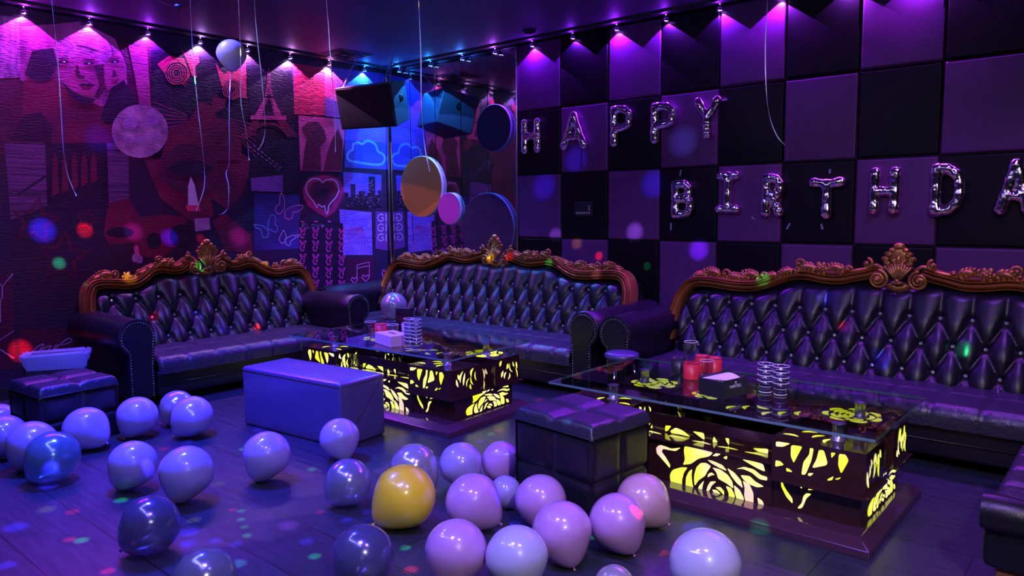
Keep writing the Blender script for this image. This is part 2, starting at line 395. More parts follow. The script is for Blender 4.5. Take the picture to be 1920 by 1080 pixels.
# cat
p = Pic('cat_print', 'cat face with red rimmed eyes')
p.p([(283, 92), (470, 122), (472, 290), (286, 300)], 'dark', 2)
p.p([(340, 92), (356, 106), (370, 98), (374, 116), (366, 126), (369, 146), (360, 142), (352, 118)], 'red', 3)
p.p([(295, 120), (318, 104), (345, 110), (356, 140), (346, 160), (318, 150)], 'red', 3)
p.p([(404, 118), (420, 140), (450, 110), (461, 112), (462, 184), (440, 182), (415, 160)], 'red', 3)
for cx, cy, r in ((331, 137, 22), (435, 168, 19)):
    p.circ(cx, cy, r, 'dark', 4)
    for k in range(4): p.ring(cx, cy, r*(.35+.2*k), 'red', 5, .007)
p.p([(400, 180), (424, 186), (420, 202), (402, 212), (396, 196)], 'maroon', 3)
p.p([(352, 228), (376, 190), (398, 200), (404, 220), (430, 226), (452, 262), (452, 300), (300, 300), (318, 240)], 'maroon', 3)
p.line([(404, 212), (406, 224), (398, 228)], 'dark', 5, .012); p.line([(406, 224), (422, 236)], 'dark', 5, .012)
for k in range(7): p.line([(350+k, 215+k*3), (285, 190+k*11)], 'pink', 4, .003); p.line([(430, 222+k*3), (480, 235+k*10)], 'pink', 4, .003)
p.done()
# lips and candle
p = Pic('lips_print', 'huge face with dark parted lips and a candle flame')
p.p([(270, 300), (455, 288), (468, 300), (466, 330), (455, 362), (420, 400), (365, 420), (300, 372)], 'maroon', 6)
p.p([(296, 330), (304, 296), (330, 272), (362, 268), (392, 278), (408, 305), (410, 336), (392, 358), (360, 368), (325, 356)], 'deep', 7)
p.p([(308, 318), (340, 302), (372, 300), (402, 316), (380, 330), (340, 330)], 'dark', 8)
p.p([(352, 385), (352, 350), (357, 331), (364, 346), (372, 385)], 'flame', 9)
p.p([(348, 385), (372, 385), (376, 396), (350, 396)], 'red', 9)
p.p([(395, 370), (425, 392), (418, 410), (402, 420)], 'dark', 8)
p.p([(398, 415), (420, 400), (470, 440), (474, 480), (420, 468)], 'maroon', 8)
p.done()
p = Pic('reclining_face_print', 'dim magenta face lying on its side')
p.p([(204, 360), (232, 356), (262, 408), (300, 402), (345, 406), (352, 430), (335, 460), (300, 486), (262, 480), (248, 455), (205, 460), (194, 440)], 'maroon', 5)
p.circ(225, 436, 26, 'dark', 7, 10); p.circ(288, 452, 14, 'dark', 7, 16); p.circ(340, 442, 22, 'dark', 7, 22)
p.p([(250, 462), (258, 460), (264, 490), (256, 494)], 'pink', 7); p.circ(262, 486, 5, 'lilac', 8, 8); p.circ(252, 484, 5, 'lilac', 8, 8)
p.p([(364, 410), (392, 408), (394, 430), (366, 434)], 'lilac', 7)
p.done()
p = Pic('bottle_row_print', 'row of dim red bottles'); p.p([(84, 268), (200, 268), (204, 392), (90, 394)], 'dark', 5)
for k in range(5): p.p([(98+k*18, 300+k % 2*4), (103+k*18, 286), (108+k*18, 300), (110+k*18, 362-k*6), (98+k*18, 368-k*6)], 'maroon', 6)
p.done()
p = Pic('striped_print', 'narrow striped page beside the bottles'); p.p([(200, 268), (240, 270), (242, 372), (204, 380)], 'stripe', 6); p.done()
p = Pic('striped_print', 'pale striped page of print')
p.p([(8, 268), (84, 268), (88, 385), (20, 412)], 'stripe', 5)
p.line([(32, 366), (86, 330)], 'dark', 7, .02)
p.done()
def star(cx, cy, r, w=.03, a=0):
    p = Pic('star_outline', 'dim magenta star outline')
    pts = []
    for i in range(10):
        rr = r if i % 2 == 0 else r*.45; an = -PI/2+a+PI*i/5; pts.append((cx+rr*math.cos(an), cy+rr*math.sin(an)))
    p.line(pts, 'star', 9, w, True); p.done()
star(66, 416, 44, .035, .15); star(162, 412, 21, .022, .2); star(118, 482, 46, .035, .1)
# Eiffel tower
p = Pic('tower_print', 'lit iron lattice tower at night')
p.p([(466, 122), (546, 134), (556, 300), (472, 300)], 'dark', 3)
p.p([(502, 128), (505, 128), (508, 160), (511, 180), (496, 180), (500, 160)], 'pink', 4)
p.p([(496, 183), (503, 183), (492, 216), (478, 216)], 'pink', 4); p.p([(505, 183), (512, 183), (528, 216), (514, 216)], 'pink', 4)
p.p([(470, 216), (536, 217), (537, 225), (469, 224)], 'pink', 4)
p.p([(474, 226), (486, 226), (480, 250), (462, 262), (448, 258)], 'maroon', 4); p.p([(520, 226), (534, 226), (560, 256), (540, 258), (528, 244)], 'maroon', 4)
for k in range(14):
    y = 135+k*6; wv = (y-125)*.12; p.line([(504-wv, y), (504+wv, y+4)], 'dark', 5, .006); p.line([(504+wv, y), (504-wv, y+4)], 'dark', 5, .006)
p.line([(474, 245), (490, 234), (504, 231), (518, 234), (532, 246)], 'maroon', 4, .02)
p.done()
p = Pic('street_print', 'night street with rows of lamps')
p.p([(464, 262), (560, 262), (562, 362), (470, 362)], 'dark', 4)
p.p([(470, 334), (530, 328), (530, 360), (471, 358)], 'violet', 5)
for a, b_ in (((466, 275), (528, 322)), ((475, 272), (530, 318))):
    for k in range(8):
        t = k/8; t2 = t+.07; p.line([(lerp(a[0], b_[0], t), lerp(a[1], b_[1], t)), (lerp(a[0], b_[0], t2), lerp(a[1], b_[1], t2))], 'lilac', 6, .008)
p.done()
p = Pic('red_sea_print', 'crimson rippled water picture')
p.p([(549, 118), (609, 128), (609, 216), (552, 214)], 'red', 3); p.p([(609, 128), (618, 128), (650, 214), (608, 216)], 'pink', 4)
for k in range(16):
    y = 122+k*6; p.line([(550, y+8), (566, y+3), (580, y+9), (594, y+4), (608, y+9)], 'maroon' if k % 2 else 'pink', 5, .004, k=3)
p.p([(608, 180), (640, 195), (650, 222), (610, 218)], 'violet', 5)
p.done()
p = Pic('silhouette_print', 'dark head silhouettes on pink')
p.p([(559, 216), (648, 224), (640, 322), (563, 320)], 'pink', 4)
p.p([(565, 240), (578, 228), (596, 228), (608, 244), (612, 262), (600, 275), (602, 320), (566, 320), (570, 284), (575, 262)], 'maroon', 5)
p.p([(612, 290), (622, 262), (634, 240), (642, 262), (640, 320), (606, 320)], 'maroon', 5)
p.done()
p = Pic('upper_blue_print', 'blue dusk picture under the corner lamps')
p.p([(616, 126), (720, 138), (726, 272), (646, 262), (650, 218)], 'sky', 2)
for k in range(6): p.line([(634+k*3, 140+k*2), (646+k*3, 162)], 'pink', 3, .005)
p.done()
p = Pic('cloud_outline', 'glowing blue cloud outline')
p.p([(646, 262), (728, 268), (728, 318), (646, 314)], 'blue', 3)
p.line([(656, 302), (651, 296), (653, 286), (662, 279), (661, 272), (670, 267), (679, 270), (688, 264), (700, 268), (706, 276), (708, 284), (716, 288), (721, 296), (718, 305), (708, 309), (680, 306)], 'neonblue', 5, .026, True, 4)
p.done()
p = Pic('heart_outline', 'dripping neon heart outline on a red glow')
p.p([(568, 352), (580, 334), (598, 330), (612, 328), (632, 334), (645, 352), (641, 372), (628, 396), (612, 408), (598, 400), (578, 386), (569, 370)], 'glow', 4)
def gl(f): return [(604+(x-604)*f, 364+(y-364)*f) for x, y in [(568, 352), (580, 334), (598, 330), (612, 328), (632, 334), (645, 352), (641, 372), (628, 396), (612, 408), (598, 400), (578, 386), (569, 370)]]
p.p(gl(1.12), 'deep', 3.4); p.p(gl(.72), 'maroon', 5); p.p(gl(.52), 'deep', 5.4); p.p(gl(.3), 'dark', 5.7)
H_ = [(604, 343), (598, 336), (587, 335), (577, 341), (573, 352), (576, 363), (583, 373), (588, 379), (592, 386), (594, 389), (597, 383), (603, 388), (608, 386), (610, 396), (613, 401), (615, 394), (616, 386), (622, 378), (629, 370), (634, 360), (634, 350), (629, 340), (620, 336), (610, 338)]
p.line(H_, 'neonlil', 6, .012, True, 3); p.done()
p = Pic('skyline_print', 'blue city skyline at night')
p.p([(643, 322), (715, 328), (714, 393), (645, 389)], 'sky', 5)
x = 645
for k, (w, h) in enumerate([(8, 30), (4, 22), (9, 46), (6, 26), (12, 33), (4, 24), (3, 30), (12, 60), (5, 26), (6, 34), (5, 42)]):
    x1 = min(x+w, 714); p.p([(x, 391), (x, 391-h), (x1, 391-h+.4), (x1, 392)], 'dark', 6); x = x1
for k in range(90):
    xx = random.uniform(648, 712); yy = random.uniform(352 if k % 3 else 335, 388)
    if k % 3 == 0: xx = random.uniform(686, 697)
    p.p([(xx, yy), (xx+1.3, yy), (xx+1.3, yy+1), (xx, yy+1)], 'neonpink' if k % 2 else 'neonlil', 7)
p.done()
p = Pic('banknote_print', 'violet fan of banknotes')
p.p([(636, 392), (696, 398), (698, 478), (643, 478), (643, 420), (637, 418)], 'note', 6)
for k in range(14): p.line([(679, 425), (644+k*1.2, 432+k*3.4) if k < 8 else (650+(k-8)*9, 476)], 'blue' if k % 2 else 'red', 7, .006)
for k in range(5): p.line([(640, 398+k*5), (690, 414+k*3)], 'blue', 7, .006)
p.done()
# lettering
def strokes(p, ch, x, y, w, h, m, lw, layer=6):
    G = {'G': [[(.95, .2), (.6, 0), (.1, .2), (0, .5), (.1, .85), (.6, 1), (.95, .8), (.95, .52), (.55, .52)]], 'I': [[(.5, 0), (.5, 1)]], 'R': [[(0, 1), (0, 0), (.8, .05), (.9, .3), (.7, .5), (0, .5)], [(.5, .5), (1, 1)]],
         'F': [[(1, 0), (0, 0), (0, 1)], [(0, .5), (.8, .5)]], 'L': [[(0, 0), (0, 1), (1, 1)]], 'O': [[(.5, 0), (.05, .3), (.05, .7), (.5, 1), (.95, .7), (.95, .3), (.5, 0)]],
         'W': [[(0, 0), (.25, 1), (.5, .3), (.75, 1), (1, 0)]], 'Y': [[(0, 0), (.5, .5), (1, 0)], [(.5, .5), (.5, 1)]], 'K': [[(0, 0), (0, 1)], [(1, 0), (.05, .5), (1, 1)]]}[ch]
    for s_ in G: p.line([(x+a*w, y+b_*h) for a, b_ in s_], m, layer, lw)
p = Pic('neon_lettering', 'rows of lilac neon letters')
p.p([(704, 396), (728, 398), (727, 470), (704, 466)], 'violet', 3)
for k in range(3):
    y = 401+k*18.5; strokes(p, 'G', 708, y, 11, 14, 'neonlil', .013); strokes(p, 'I', 721, y, 5, 14, 'neonlil', .013)
p.done()
p = Pic('small_lettering', 'small grey violet letters above the rabbit heads')
for ch, x in zip('FLOW', (566, 575, 584, 593)): strokes(p, ch, x, 420, 6, 7, 'lilac', .007, 8)
p.p([(602, 420), (608, 423.5), (602, 427)], 'lilac', 8); p.done()
p = Pic('bottom_lettering', 'pale neon letters and script near the floor')
p.p([(-60, 520), (22, 512), (30, 690), (-60, 700)], 'deep', 3)
strokes(p, 'Y', -16, 513, 40, 48, 'lilac', .01); strokes(p, 'K', -16, 620, 42, 52, 'lilac', .01); strokes(p, 'I', -4, 560, 8, 44, 'lilac', .01)
p.p([(34, 618), (150, 615), (148, 690), (40, 696)], 'deep', 3)
p.line([(58, 662), (70, 650), (82, 645), (72, 660), (84, 652), (95, 648), (88, 662), (102, 655), (112, 646), (128, 634), (134, 640), (118, 646), (104, 648), (98, 662)], 'lilac', 5, .009, k=4)
p.done()
# rabbit heads
p = Pic('rabbit_head_pattern', 'grid of magenta rabbit head outlines with bow ties')
p.p([(560, 412), (646, 416), (648, 545), (562, 548)], 'dark', 4)
for i, x in enumerate((567, 591, 616, 640)):
    for j, y in enumerate((437, 461, 486, 510, 534)):
        if i == 3 and j < 3: pass
        s_ = .84
        def q(l): return [(x+a*s_, y+b_*s_+(i*.6)) for a, b_ in l]
        p.line(q([(-2, -1), (-6, -9), (-6, -12), (-3, -10), (0, -3)]), 'bunny', 6, .009, k=2)
        p.line(q([(0, -3), (3, -9), (7, -12), (7, -9), (3, -1)]), 'bunny', 6, .009, k=2)
        p.line(q([(-2, -1), (-6, 3), (-5, 7), (-2, 8)]), 'bunny', 6, .01, k=2)
        p.line(q([(3, -1), (4, 3), (2, 6)]), 'bunny', 6, .01, k=2)
        p.circ(x+1.5, y+3, 1.2, 'bunny', 6, n=8)
        p.p(q([(-5, 8), (0, 9.5), (3, 8), (3, 12.5), (0, 11), (-4, 12.5)]), 'bunny', 6)
for x in (566, 591, 616): p.p([(x-4, 414), (x+4, 414), (x+2, 417), (x-3, 417)], 'bunny', 6)
p.done()
# butterflies
bk = Pic('butterfly_backdrop', 'deep blue square behind the butterflies'); bk.p([(476, 362), (562, 366), (562, 466), (476, 470)], 'butter', 3); bk.done()
def butterfly(L, m):
    p = Pic('butterfly_outline', 'neon butterfly outline')
    for l in L: p.line(l, m, 6, .008, k=4)
    p.done()
butterfly([[(475, 421), (490, 423), (500, 430), (503, 438), (500, 445), (492, 444), (490, 436), (488, 430), (480, 427), (475, 421)], [(503, 431), (502, 420), (506, 406), (513, 403), (516, 412), (515, 420), (520, 428), (517, 435), (510, 433), (503, 429)]], 'neonblue')
butterfly([[(527, 361), (532, 372), (533, 388), (528, 398), (521, 401), (516, 393), (519, 386), (524, 382), (524, 372), (527, 361)], [(534, 408), (534, 397), (542, 390), (556, 385), (567, 386), (564, 393), (554, 398), (549, 398), (548, 407), (541, 411), (534, 408)]], 'neonpink')
butterfly([[(531, 431), (536, 442), (534, 452), (528, 456), (523, 449), (526, 441), (531, 431)], [(537, 459), (534, 450), (541, 444), (552, 441), (554, 445), (545, 452), (543, 460), (537, 459)], [(555, 440), (560, 441), (556, 446)]], 'neonlil')
p = Pic('music_note_outline', 'pink neon music note with two hearts')
def heart(p, x, y, r): p.line([(x, y+r), (x-r, y-.1*r), (x-r*.6, y-r*.8), (x, y-r*.3), (x+r*.6, y-r*.8), (x+r, y-.1*r)], 'neonpink', 6, .01, True)
p.line([(669, 523), (669, 497), (692, 491), (692, 518)], 'neonpink', 6, .01); p.line([(669, 503), (692, 498)], 'neonpink', 6, .008); heart(p, 664, 525, 6.5); heart(p, 685, 521, 7)
p.p([(650, 484), (700, 484), (700, 540), (650, 540)], 'deep', 3); p.done()
p = Pic('lipstick_outline', 'pink neon lipstick outline')
p.line([(718, 524), (716, 512), (718, 506), (721, 507), (728, 524)], 'neonpink', 6, .01); p.line([(717, 515), (724, 516)], 'neonpink', 6, .008); p.done()
# ------------------------------------------------------------------ carved sofas
# local frame: x along the sofa, -y to the front, z up; origin on the floor at the back centre
TOPI = [(0, .868), (.06, .872), (.16, .893), (.25, .896), (.354, .876), (.475, .872), (.587, .884), (.657, .868), (.758, .82), (.862, .792), (1.0, .786), (1.16, .79), (1.30, .785), (1.37, .766), (1.41, .735), (1.44, .67), (1.452, .60)]
RAIL = [(1.487, .42), (1.487, .52), (1.482, .64), (1.455, .745), (1.40, .815), (1.32, .838), (1.2, .834), (1.06, .822), (.93, .824), (.82, .855), (.72, .898), (.63, .922), (.55, .922), (.46, .908), (.36, .905), (.27, .925), (.19, .945), (.13, .965)]
PROF = [(-.044, 0), (-.044, .02), (-.038, .036), (-.031, .02), (-.026, .010), (-.016, .034), (-.004, .042), (.006, .034), (.011, .012), (.018, .030), (.025, .040), (.031, .014), (.036, .012), (.042, .03), (.05, .018), (.05, 0)]
def topz(u, kx): return interp(TOPI, abs(u)/kx)
def yback(z): return -.47+.27*clamp((z-.30)/.6)      # front face of the upholstered back
def make_scroll(parent, x, y, z, R, hand=1, start=0, turns=1.3, rod=.011):
    b = MB(); pts = []; rad = []
    n = 26
    for i in range(n):
        t = i/(n-1); a = start+hand*turns*2*PI*t; r = R*(1-t)**.9+.002
        pts.append((r*math.cos(a), -.012-.012*t, r*math.sin(a))); rad.append(rod*(1-.35*t))
    b.tube(pts, rad, 7); b.ell((0, -.03, 0), (rod*1.25,)*3)
    return b.build('scroll_carving', M['carved'], parent, loc=(x, y, z))
from mathutils import Euler
def make_leaf(parent, x, y, z, L, ang, hand=1, name='leaf_carving'):
    b = MB(); n = 6
    pts = [(L*t, -.01-.014*math.sin(PI*t), hand*L*.16*math.sin(PI*t)) for t in [i/10 for i in range(11)]]
    b.tube(pts, [.006+.010*math.sin(PI*min(1, t*1.2)) for t in [i/10 for i in range(11)]], 6)
    for k in range(n):
        t = .12+.8*k/(n-1); px_, pz_ = L*t, hand*L*.16*math.sin(PI*t); ln = L*.22*(1-.45*t)+.006
        for sgn in (1, -1):
            a = sgn*(1.0-.35*t)
            c = (px_+ln*.6*math.cos(a), -.014-.006*(sgn > 0), pz_+ln*.6*math.sin(a))
            b.ell(c, (ln*.85, .012, ln*.36), Euler((0, -a, 0)), 8, 5)
    o = b.build(name, M['carved'], parent, loc=(x, y, z)); o.rotation_euler = (0, -ang, 0); return o
def make_rosette(parent, x, y, z, R):
    b = MB()
    for ring, (rr, sz, yo) in enumerate(((.62, .42, -.012), (.32, .3, -.022))):
        for k in range(6):
            a = PI/6*ring+k*PI/3; b.ell((R*rr*math.cos(a), yo, R*rr*math.sin(a)), (R*sz, .01, R*sz*.75), Euler((0, -a, 0)), 8, 5)
    b.ell((0, -.034, 0), (R*.22,)*3, None, 8, 5)
    return b.build('rosette_carving', M['carved'], parent, loc=(x, y, z))
def make_finial(parent, y, z):
    b = MB()
    for k in range(9):
        a = PI/2+(k-4)*.155; L = .115 if k in (3, 4, 5) else .1
        p0 = Vector((0, -.03, -.02)); p1 = Vector((L*math.cos(a), -.035, L*math.sin(a)))
        b.tube([p0, (p0+p1)/2+Vector((0, -.008, 0)), p1], [.004, .008, .0095], 6)
    b.ell((0, -.045, -.022), (.03, .016, .014), None, 10, 6); b.ell((0, -.055, -.008), (.013,)*3, None, 8, 5)
    for (dx, dz, r) in ((0, .205, .026), (.028, .18, .017), (.045, .155, .017), (.058, .125, .02), (.05, .098, .016), (.022, .115, .016)):
        for s_ in ((1, -1) if dx else (1,)):
            b.ell((s_*dx, -.032, dz), (r, r*.8, r*.85), None, 10, 6)
            if dx > .03: b.tube([(s_*(dx+.012*math.cos(q*.7))+0, -.045, dz+.012*math.sin(q*.7)) for q in range(8)], .004, 5)
    b.ell((0, -.02, .14), (.045, .02, .075), None, 12, 8); b.ell((0, -.04, .12), (.012, .01, .03), None, 8, 6)
    o = b.build('shell_finial', M['carved'], parent, loc=(0, y, z)); o.scale = (1.3, 1.1, 1); o['label'] = 'tall carved shell ornament at the centre of the crest'
    b = MB()
    for k in range(11):
        a = -PI/2+(k-5)*.21; p1 = Vector((.088*math.cos(a), -.02, .074*math.sin(a)))
        b.tube([(.03*math.cos(a), -.03, .02*math.sin(a)), p1*.6+Vector((0, -.022, 0)), p1], [.006, .009, .007], 6)
    b.build('fan_carving', M['carved'], parent, loc=(0, y, z-.015))
def make_foot(parent, x, y):
    b = MB(); b.lathe([(.018, 0), (.026, .008), (.022, .02), (.034, .04), (.04, .058), (.03, .07), (.045, .08), (.045, .095)], 16)
    return b.build('turned_foot', M['foot'], parent, loc=(x, y, 0))
def make_sofa(loc, rz, half, ncols, arm_off, label, depth=1.05, rows=3, spacing=.1665, seed=0):
    random.seed(seed)
    kx = half/1.475
    t = empty('carved_sofa', loc, rz, label, 'sofa', 'tufted leather sofas with carved gilded crests')
    L = M['leather']; um = 1.452*kx
    zr0, dz = .706, .152
    # upholstered back
    def hgt(u, z):
        a = u/spacing-.5 if ncols % 2 == 0 else u/spacing
        bb = (zr0-z)/(2*dz)
        sa = abs(math.sin(PI*a))
        if bb < 0: h = (sa**.6)*(1-.5*clamp(-bb*2)) + .5*clamp(-bb*2)
        else:
            h = (abs(math.sin(PI*(a+bb)))*abs(math.sin(PI*(a-bb))))**.55
            if bb < .12: h = lerp(sa**.6, h, bb/.12)
        # the button dimples
        ka = round(a); d0 = math.hypot((a-ka)*spacing, min(abs(z-zr0), abs(z-zr0+2*dz)))
        k2 = math.floor(a)+.5; d1 = math.hypot((a-k2)*spacing, min(abs(z-zr0+dz), abs(z-zr0+3*dz)))
        d = min(d0, d1); dim = math.exp(-(d/.026)**2)
        fol = 0
        if d < .09:
            an = math.atan2(z-zr0, a-ka); fol = .0025*math.sin(an*11)*math.exp(-(d/.05)**2)
        return h*.047-dim*.03+fol
    def fb(p, s):
        u = (p*2-1)*um; zt = topz(u, kx)+.005
        z = lerp(.27, zt, s)
        e = min(1, (zt-z)/.075); eu = min(1, (um-abs(u))/.06)
        rnd = math.sqrt(max(0, 1-(1-e)**2))*math.sqrt(max(0, 1-(1-eu)**2)); 
        return (u, yback(z)+.07*(1-rnd)-hgt(u, z)*min(1, .25+.75*rnd), z)
    b = MB(); b.grid(fb, int(um*2/.0105), 66, flip=False)
    back = b.build('tufted_back', L, t)
    b = MB()   # shell behind the padding
    def sh(p, s):
        u = (p*2-1)*(um+.03*kx); zt = topz(u*.985, kx)+.02; return (u, -.03-.06*(s > .99)*0, lerp(.05, zt, s))
    n = 60; f0 = [sh(i/n, 1) for i in range(n+1)]
    for i in range(n):
        a, c = f0[i], f0[i+1]
        b.add([(a[0], -.02, .05), (c[0], -.02, .05), (c[0], -.02, c[2]), (a[0], -.02, a[2]), (a[0], -.17, .05), (c[0], -.17, .05), (c[0], -.17, c[2]), (a[0], -.17, a[2])],
              [(1, 0, 3, 2), (4, 5, 6, 7), (3, 7, 6, 2)] + ([(0, 4, 7, 3)] if i == 0 else []) + ([(5, 1, 2, 6)] if i == n-1 else []))
    b.build('back_shell', L, t, smooth=False)
    # crystal buttons
    bm = MB(); bm.ell((0, 0, 0), (.012, .009, .012), None, 8, 5); first = None
    for r in range(rows+1):
        z = zr0-r*dz
        even = (ncols % 2 == 0) == (r % 2 == 0)
        k = -ncols
        for k in range(-ncols, ncols+1):
            u = (k+.5)*spacing if even else k*spacing
            if abs(u) > um-.1 or topz(u, kx)-z < .04 or z < .33: continue
            y = yback(z)+.004
            if first is None: first = bm.build('crystal_button', M['crystal'], back, smooth=False, loc=(u, y, z))
            else: c = first.copy(); COL.objects.link(c); c.parent = back; c.location = (u, y, z)
    # moulded crest rail
    path = [(x*kx if x > .3 else lerp(x, x*kx, clamp((x-.13)/.17)), z) for x, z in RAIL]
    pts = smoothpath([Vector((x, 0, z)) for x, z in path], 5)
    for sg in (-1, 1):
        b = MB(); vs = []; n = len(PROF)
        for i, q in enumerate(pts):
            tg = (pts[min(i+1, len(pts)-1)]-pts[max(i-1, 0)]).normalized(); nr = Vector((-tg.z, 0, tg.x))  # inward/outward
            if nr.dot(Vector((0, 0, 1))) < 0 and tg.x < -.2: nr = -nr
            out = -nr if (nr.x*q.x+nr.z*(q.z-.3)) < 0 else nr
            y0 = yback(q.z)+.055-.03
            for c, w in PROF:
                p3 = q+out*c*.82; vs.append((sg*p3.x, y0-w*1.35-.02, p3.z))
        fs = []
        for i in range(len(pts)-1):
            for j in range(n-1):
                f = (i*n+j, (i+1)*n+j, (i+1)*n+j+1, i*n+j+1); fs.append(f if sg > 0 else f[::-1])
        # back side and closing strip
        off = len(vs)
        vs2 = [(v[0], v[1]+.08, v[2]) for v in vs]; vs += vs2
        for i in range(len(pts)-1):
            f = (i*n, i*n+off, (i+1)*n+off, (i+1)*n); fs.append(f if sg > 0 else f[::-1])
            f = (i*n+n-1, (i+1)*n+n-1, (i+1)*n+n-1+off, i*n+n-1+off); fs.append(f if sg > 0 else f[::-1])
            f = (i*n+off, i*n+n-1+off, (i+1)*n+n-1+off, (i+1)*n+off); fs.append(f if sg > 0 else f[::-1])
        fs.append(list(range(n))); fs.append([off-n+i for i in range(n)])
        b.add(vs, fs); b.build('crest_rail', M['carved'], t, angle=50)
        # volute where the rail ends beside the shell
        yv = yback(.9)-.02
        b = MB(); vp = []; 
        for i in range(40):
            q = i/39; a = PI*.5+q*2.2*2*PI; r = .05*(1-q)+.008; vp.append((sg*(.115+r*math.cos(a)*1.0), yv-.02-.03*q, .918+r*math.sin(a)))
        b.tube(vp, [.011*(1-.45*i/39) for i in range(40)], 7); b.ell((sg*.115, yv-.012, .918), (.045, .02, .045), None, 14, 7); b.ell((sg*.115, yv-.055, .918), (.012,)*3)
        b.build('volute', M['carved'], t)
        # ornaments riding on the rail
        def rz_(u):   # top of the rail
            return interp(sorted([(abs(p.x), p.z) for p in pts if p.z > .8]), abs(u))+.035
        yo = yback(.9)+.0
        scl = 1 if kx > .8 else .9
        def P(u): return sg*u*(kx if u > .3 else lerp(1, kx, clamp((u-.13)/.17)))
        def ZZ(u): return rz_(abs(P(u)))
        make_scroll(t, P(.185), yo-.01, 1.015, .03*scl, sg, PI*.5, 1.2, .011)
        make_scroll(t, P(.30), yo-.01, ZZ(.30)+.02, .022*scl, -sg, 0, 1.2, .009)
        b = MB(); b.tube([(P(.16), yo-.015, 1.0), (P(.21), yo-.02, .975), (P(.27), yo-.02, ZZ(.27)+.004), (P(.31), yo-.015, ZZ(.31)+.012)], [.012, .012, .010, .008], 7)
        b.tube([(P(.185), yo-.015, 1.0), (P(.13), yo-.02, 1.005), (P(.09), yo-.02, .985), (P(.1), yo-.02, .955), (P(.075), yo-.025, .925)], [.011, .012, .012, .010, .008], 7)
        b.build('branch_carving', M['carved'], t)
        cyc = [(.36, 'leaf', .10, .10), (.47, 'ros', .036, 0), (.55, 'leaf', .11, -.25), (.615, 'scr', .03, 0), (.70, 'leaf', .10, -.6), (.80, 'leaf', .09, -.45), (.86, 'scr', .022, 0), (.93, 'leaf', .10, .25), (1.0, 'ros', .034, 0), (1.06, 'leaf', .11, -.1), (1.14, 'scr', .03, 0), (1.22, 'leaf', .10, .15), (1.32, 'leaf', .10, -.35)]
        for u, kind, sz, an in cyc:
            if kx < .8 and u in (1.06, .93, .36): continue
            x = P(u); z = ZZ(u)
            if kind == 'leaf': make_leaf(t, x-sg*sz*.5, yo-.01, z+.016, sz*scl*1.35, (an if sg > 0 else PI-an), sg)
            elif kind == 'ros': make_rosette(t, x, yo-.018, z+.026, sz*scl*1.35)
            else: make_scroll(t, x, yo-.01, z+sz*1.3, sz*scl*1.35, -sg, -PI/2, 1.25, .01)
    make_finial(t, yback(.9)-.012, .925)
    # seat cushion with square tufts
    iw = (arm_off-.13); yf = -depth+.03
    prof = [(-.44, .305)]
    zt = .335
    L1 = [(-.44, zt-.02)]
    def fs_(p, s):
        x = (p*2-1)*iw
        # s runs back to front over the top, round the nose and down
        tot = abs(yf+.06)-.44+.02; 
        if s < .72:
            y = lerp(-.44, yf+.055, s/.72); z = zt
            nr = (0, 0, 1)
        else:
            a = (s-.72)/.28; 
            if a < .6: th = a/.6*PI/2; y = yf+.055-.055*math.sin(th); z = zt-.055+.055*math.cos(th); nr = (0, -math.sin(th), math.cos(th))
            else: y = yf; z = lerp(zt-.055, zt-.105, (a-.6)/.4); nr = (0, -1, 0)
        cs = .235; gx = abs(math.sin(PI*(x/cs+.5))); gy = abs(math.sin(PI*(y-yf-.05)/.27)) if s < .72 else 1
        h = .016*(min(1, gx*2.6)**.5)*(min(1, gy*2.6+.15)**.5)
        ex = clamp((iw-abs(x))/.02); h = h-.02*(1-ex)
        return (x, y+nr[1]*h, z+nr[2]*h)
    b = MB(); b.grid(fs_, int(iw*2/.012), 54)
    b.build('seat_cushion', M['leather_seat'], t)
    b = MB(); b.rbox((-iw, yf+.03, .06), (iw, -.17, .245), .02, 2)
    b.box((-iw+.01, yf+.022, .145), (iw-.01, yf+.032, .153)); b.build('seat_base', L, t)
    # rolled arms
    for sg in (-1, 1):
        ax = sg*arm_off; R = .128; cz = .645-R
        b = MB(); pr = []
        # clockwise outline starting at the inner foot
        pr.append((-.085, .09)); pr.append((-.085, .30)); pr.append((-.1, cz-.05))
        for k in range(19):
            a = PI+.35-(PI*1.42)*k/18*1.0; pr.append((.02+R*math.cos(a), cz+R*math.sin(a)))
        pr += [(.085, cz-.125), (.085, .30), (.085, .09)]
        pr = [(x*sg, z) for x, z in pr]
        ys = [-.15, -.3, -.45, -.6, -.75, -.9, -depth+.012, -depth+.003, -depth]
        vs = []
        for k, y in enumerate(ys):
            sc_ = 1 if k < 7 else (.975 if k == 7 else .93)
            wob = .006*math.sin(k*2.1+sg)
            for (x, z) in pr:
                zz = z+(wob if z > cz else 0) + (.0 if z < cz else -.012*(1-k/8)*0)
                vs.append((ax+.0+x*sc_, y, cz+(zz-cz)*sc_ if z > .2 else zz))
        n = len(pr); fs = []
        for k in range(len(ys)-1):
            for i in range(n):
                j = (i+1) % n; f = (k*n+i, k*n+j, (k+1)*n+j, (k+1)*n+i); fs.append(f if sg < 0 else f[::-1])
        fs.append([(len(ys)-1)*n+i for i in range(n)] if sg < 0 else [(len(ys)-1)*n+i for i in range(n)][::-1])
        b.add(vs, fs); arm = b.build('rolled_arm', L, t, angle=50)
        # front panel with a raised inner shield and two rows of nails
        b = MB(); ip = [(x*.72, cz+(z-cz)*.72 if z > .3 else z+.03) for x, z in pr]
        b.poly([(ax+x, -depth-.006, z) for x, z in ip]); 
        m_ = len(ip)
        b.add([(ax+x, -depth-.006, z) for x, z in ip]+[(ax+x*1.06, -depth+.001, z) for x, z in ip], [(i, (i+1) % m_, (i+1) % m_+m_, i+m_) for i in range(m_)])
        b.build('arm_front_panel', L, arm, smooth=False)
        b = MB(); npts = []
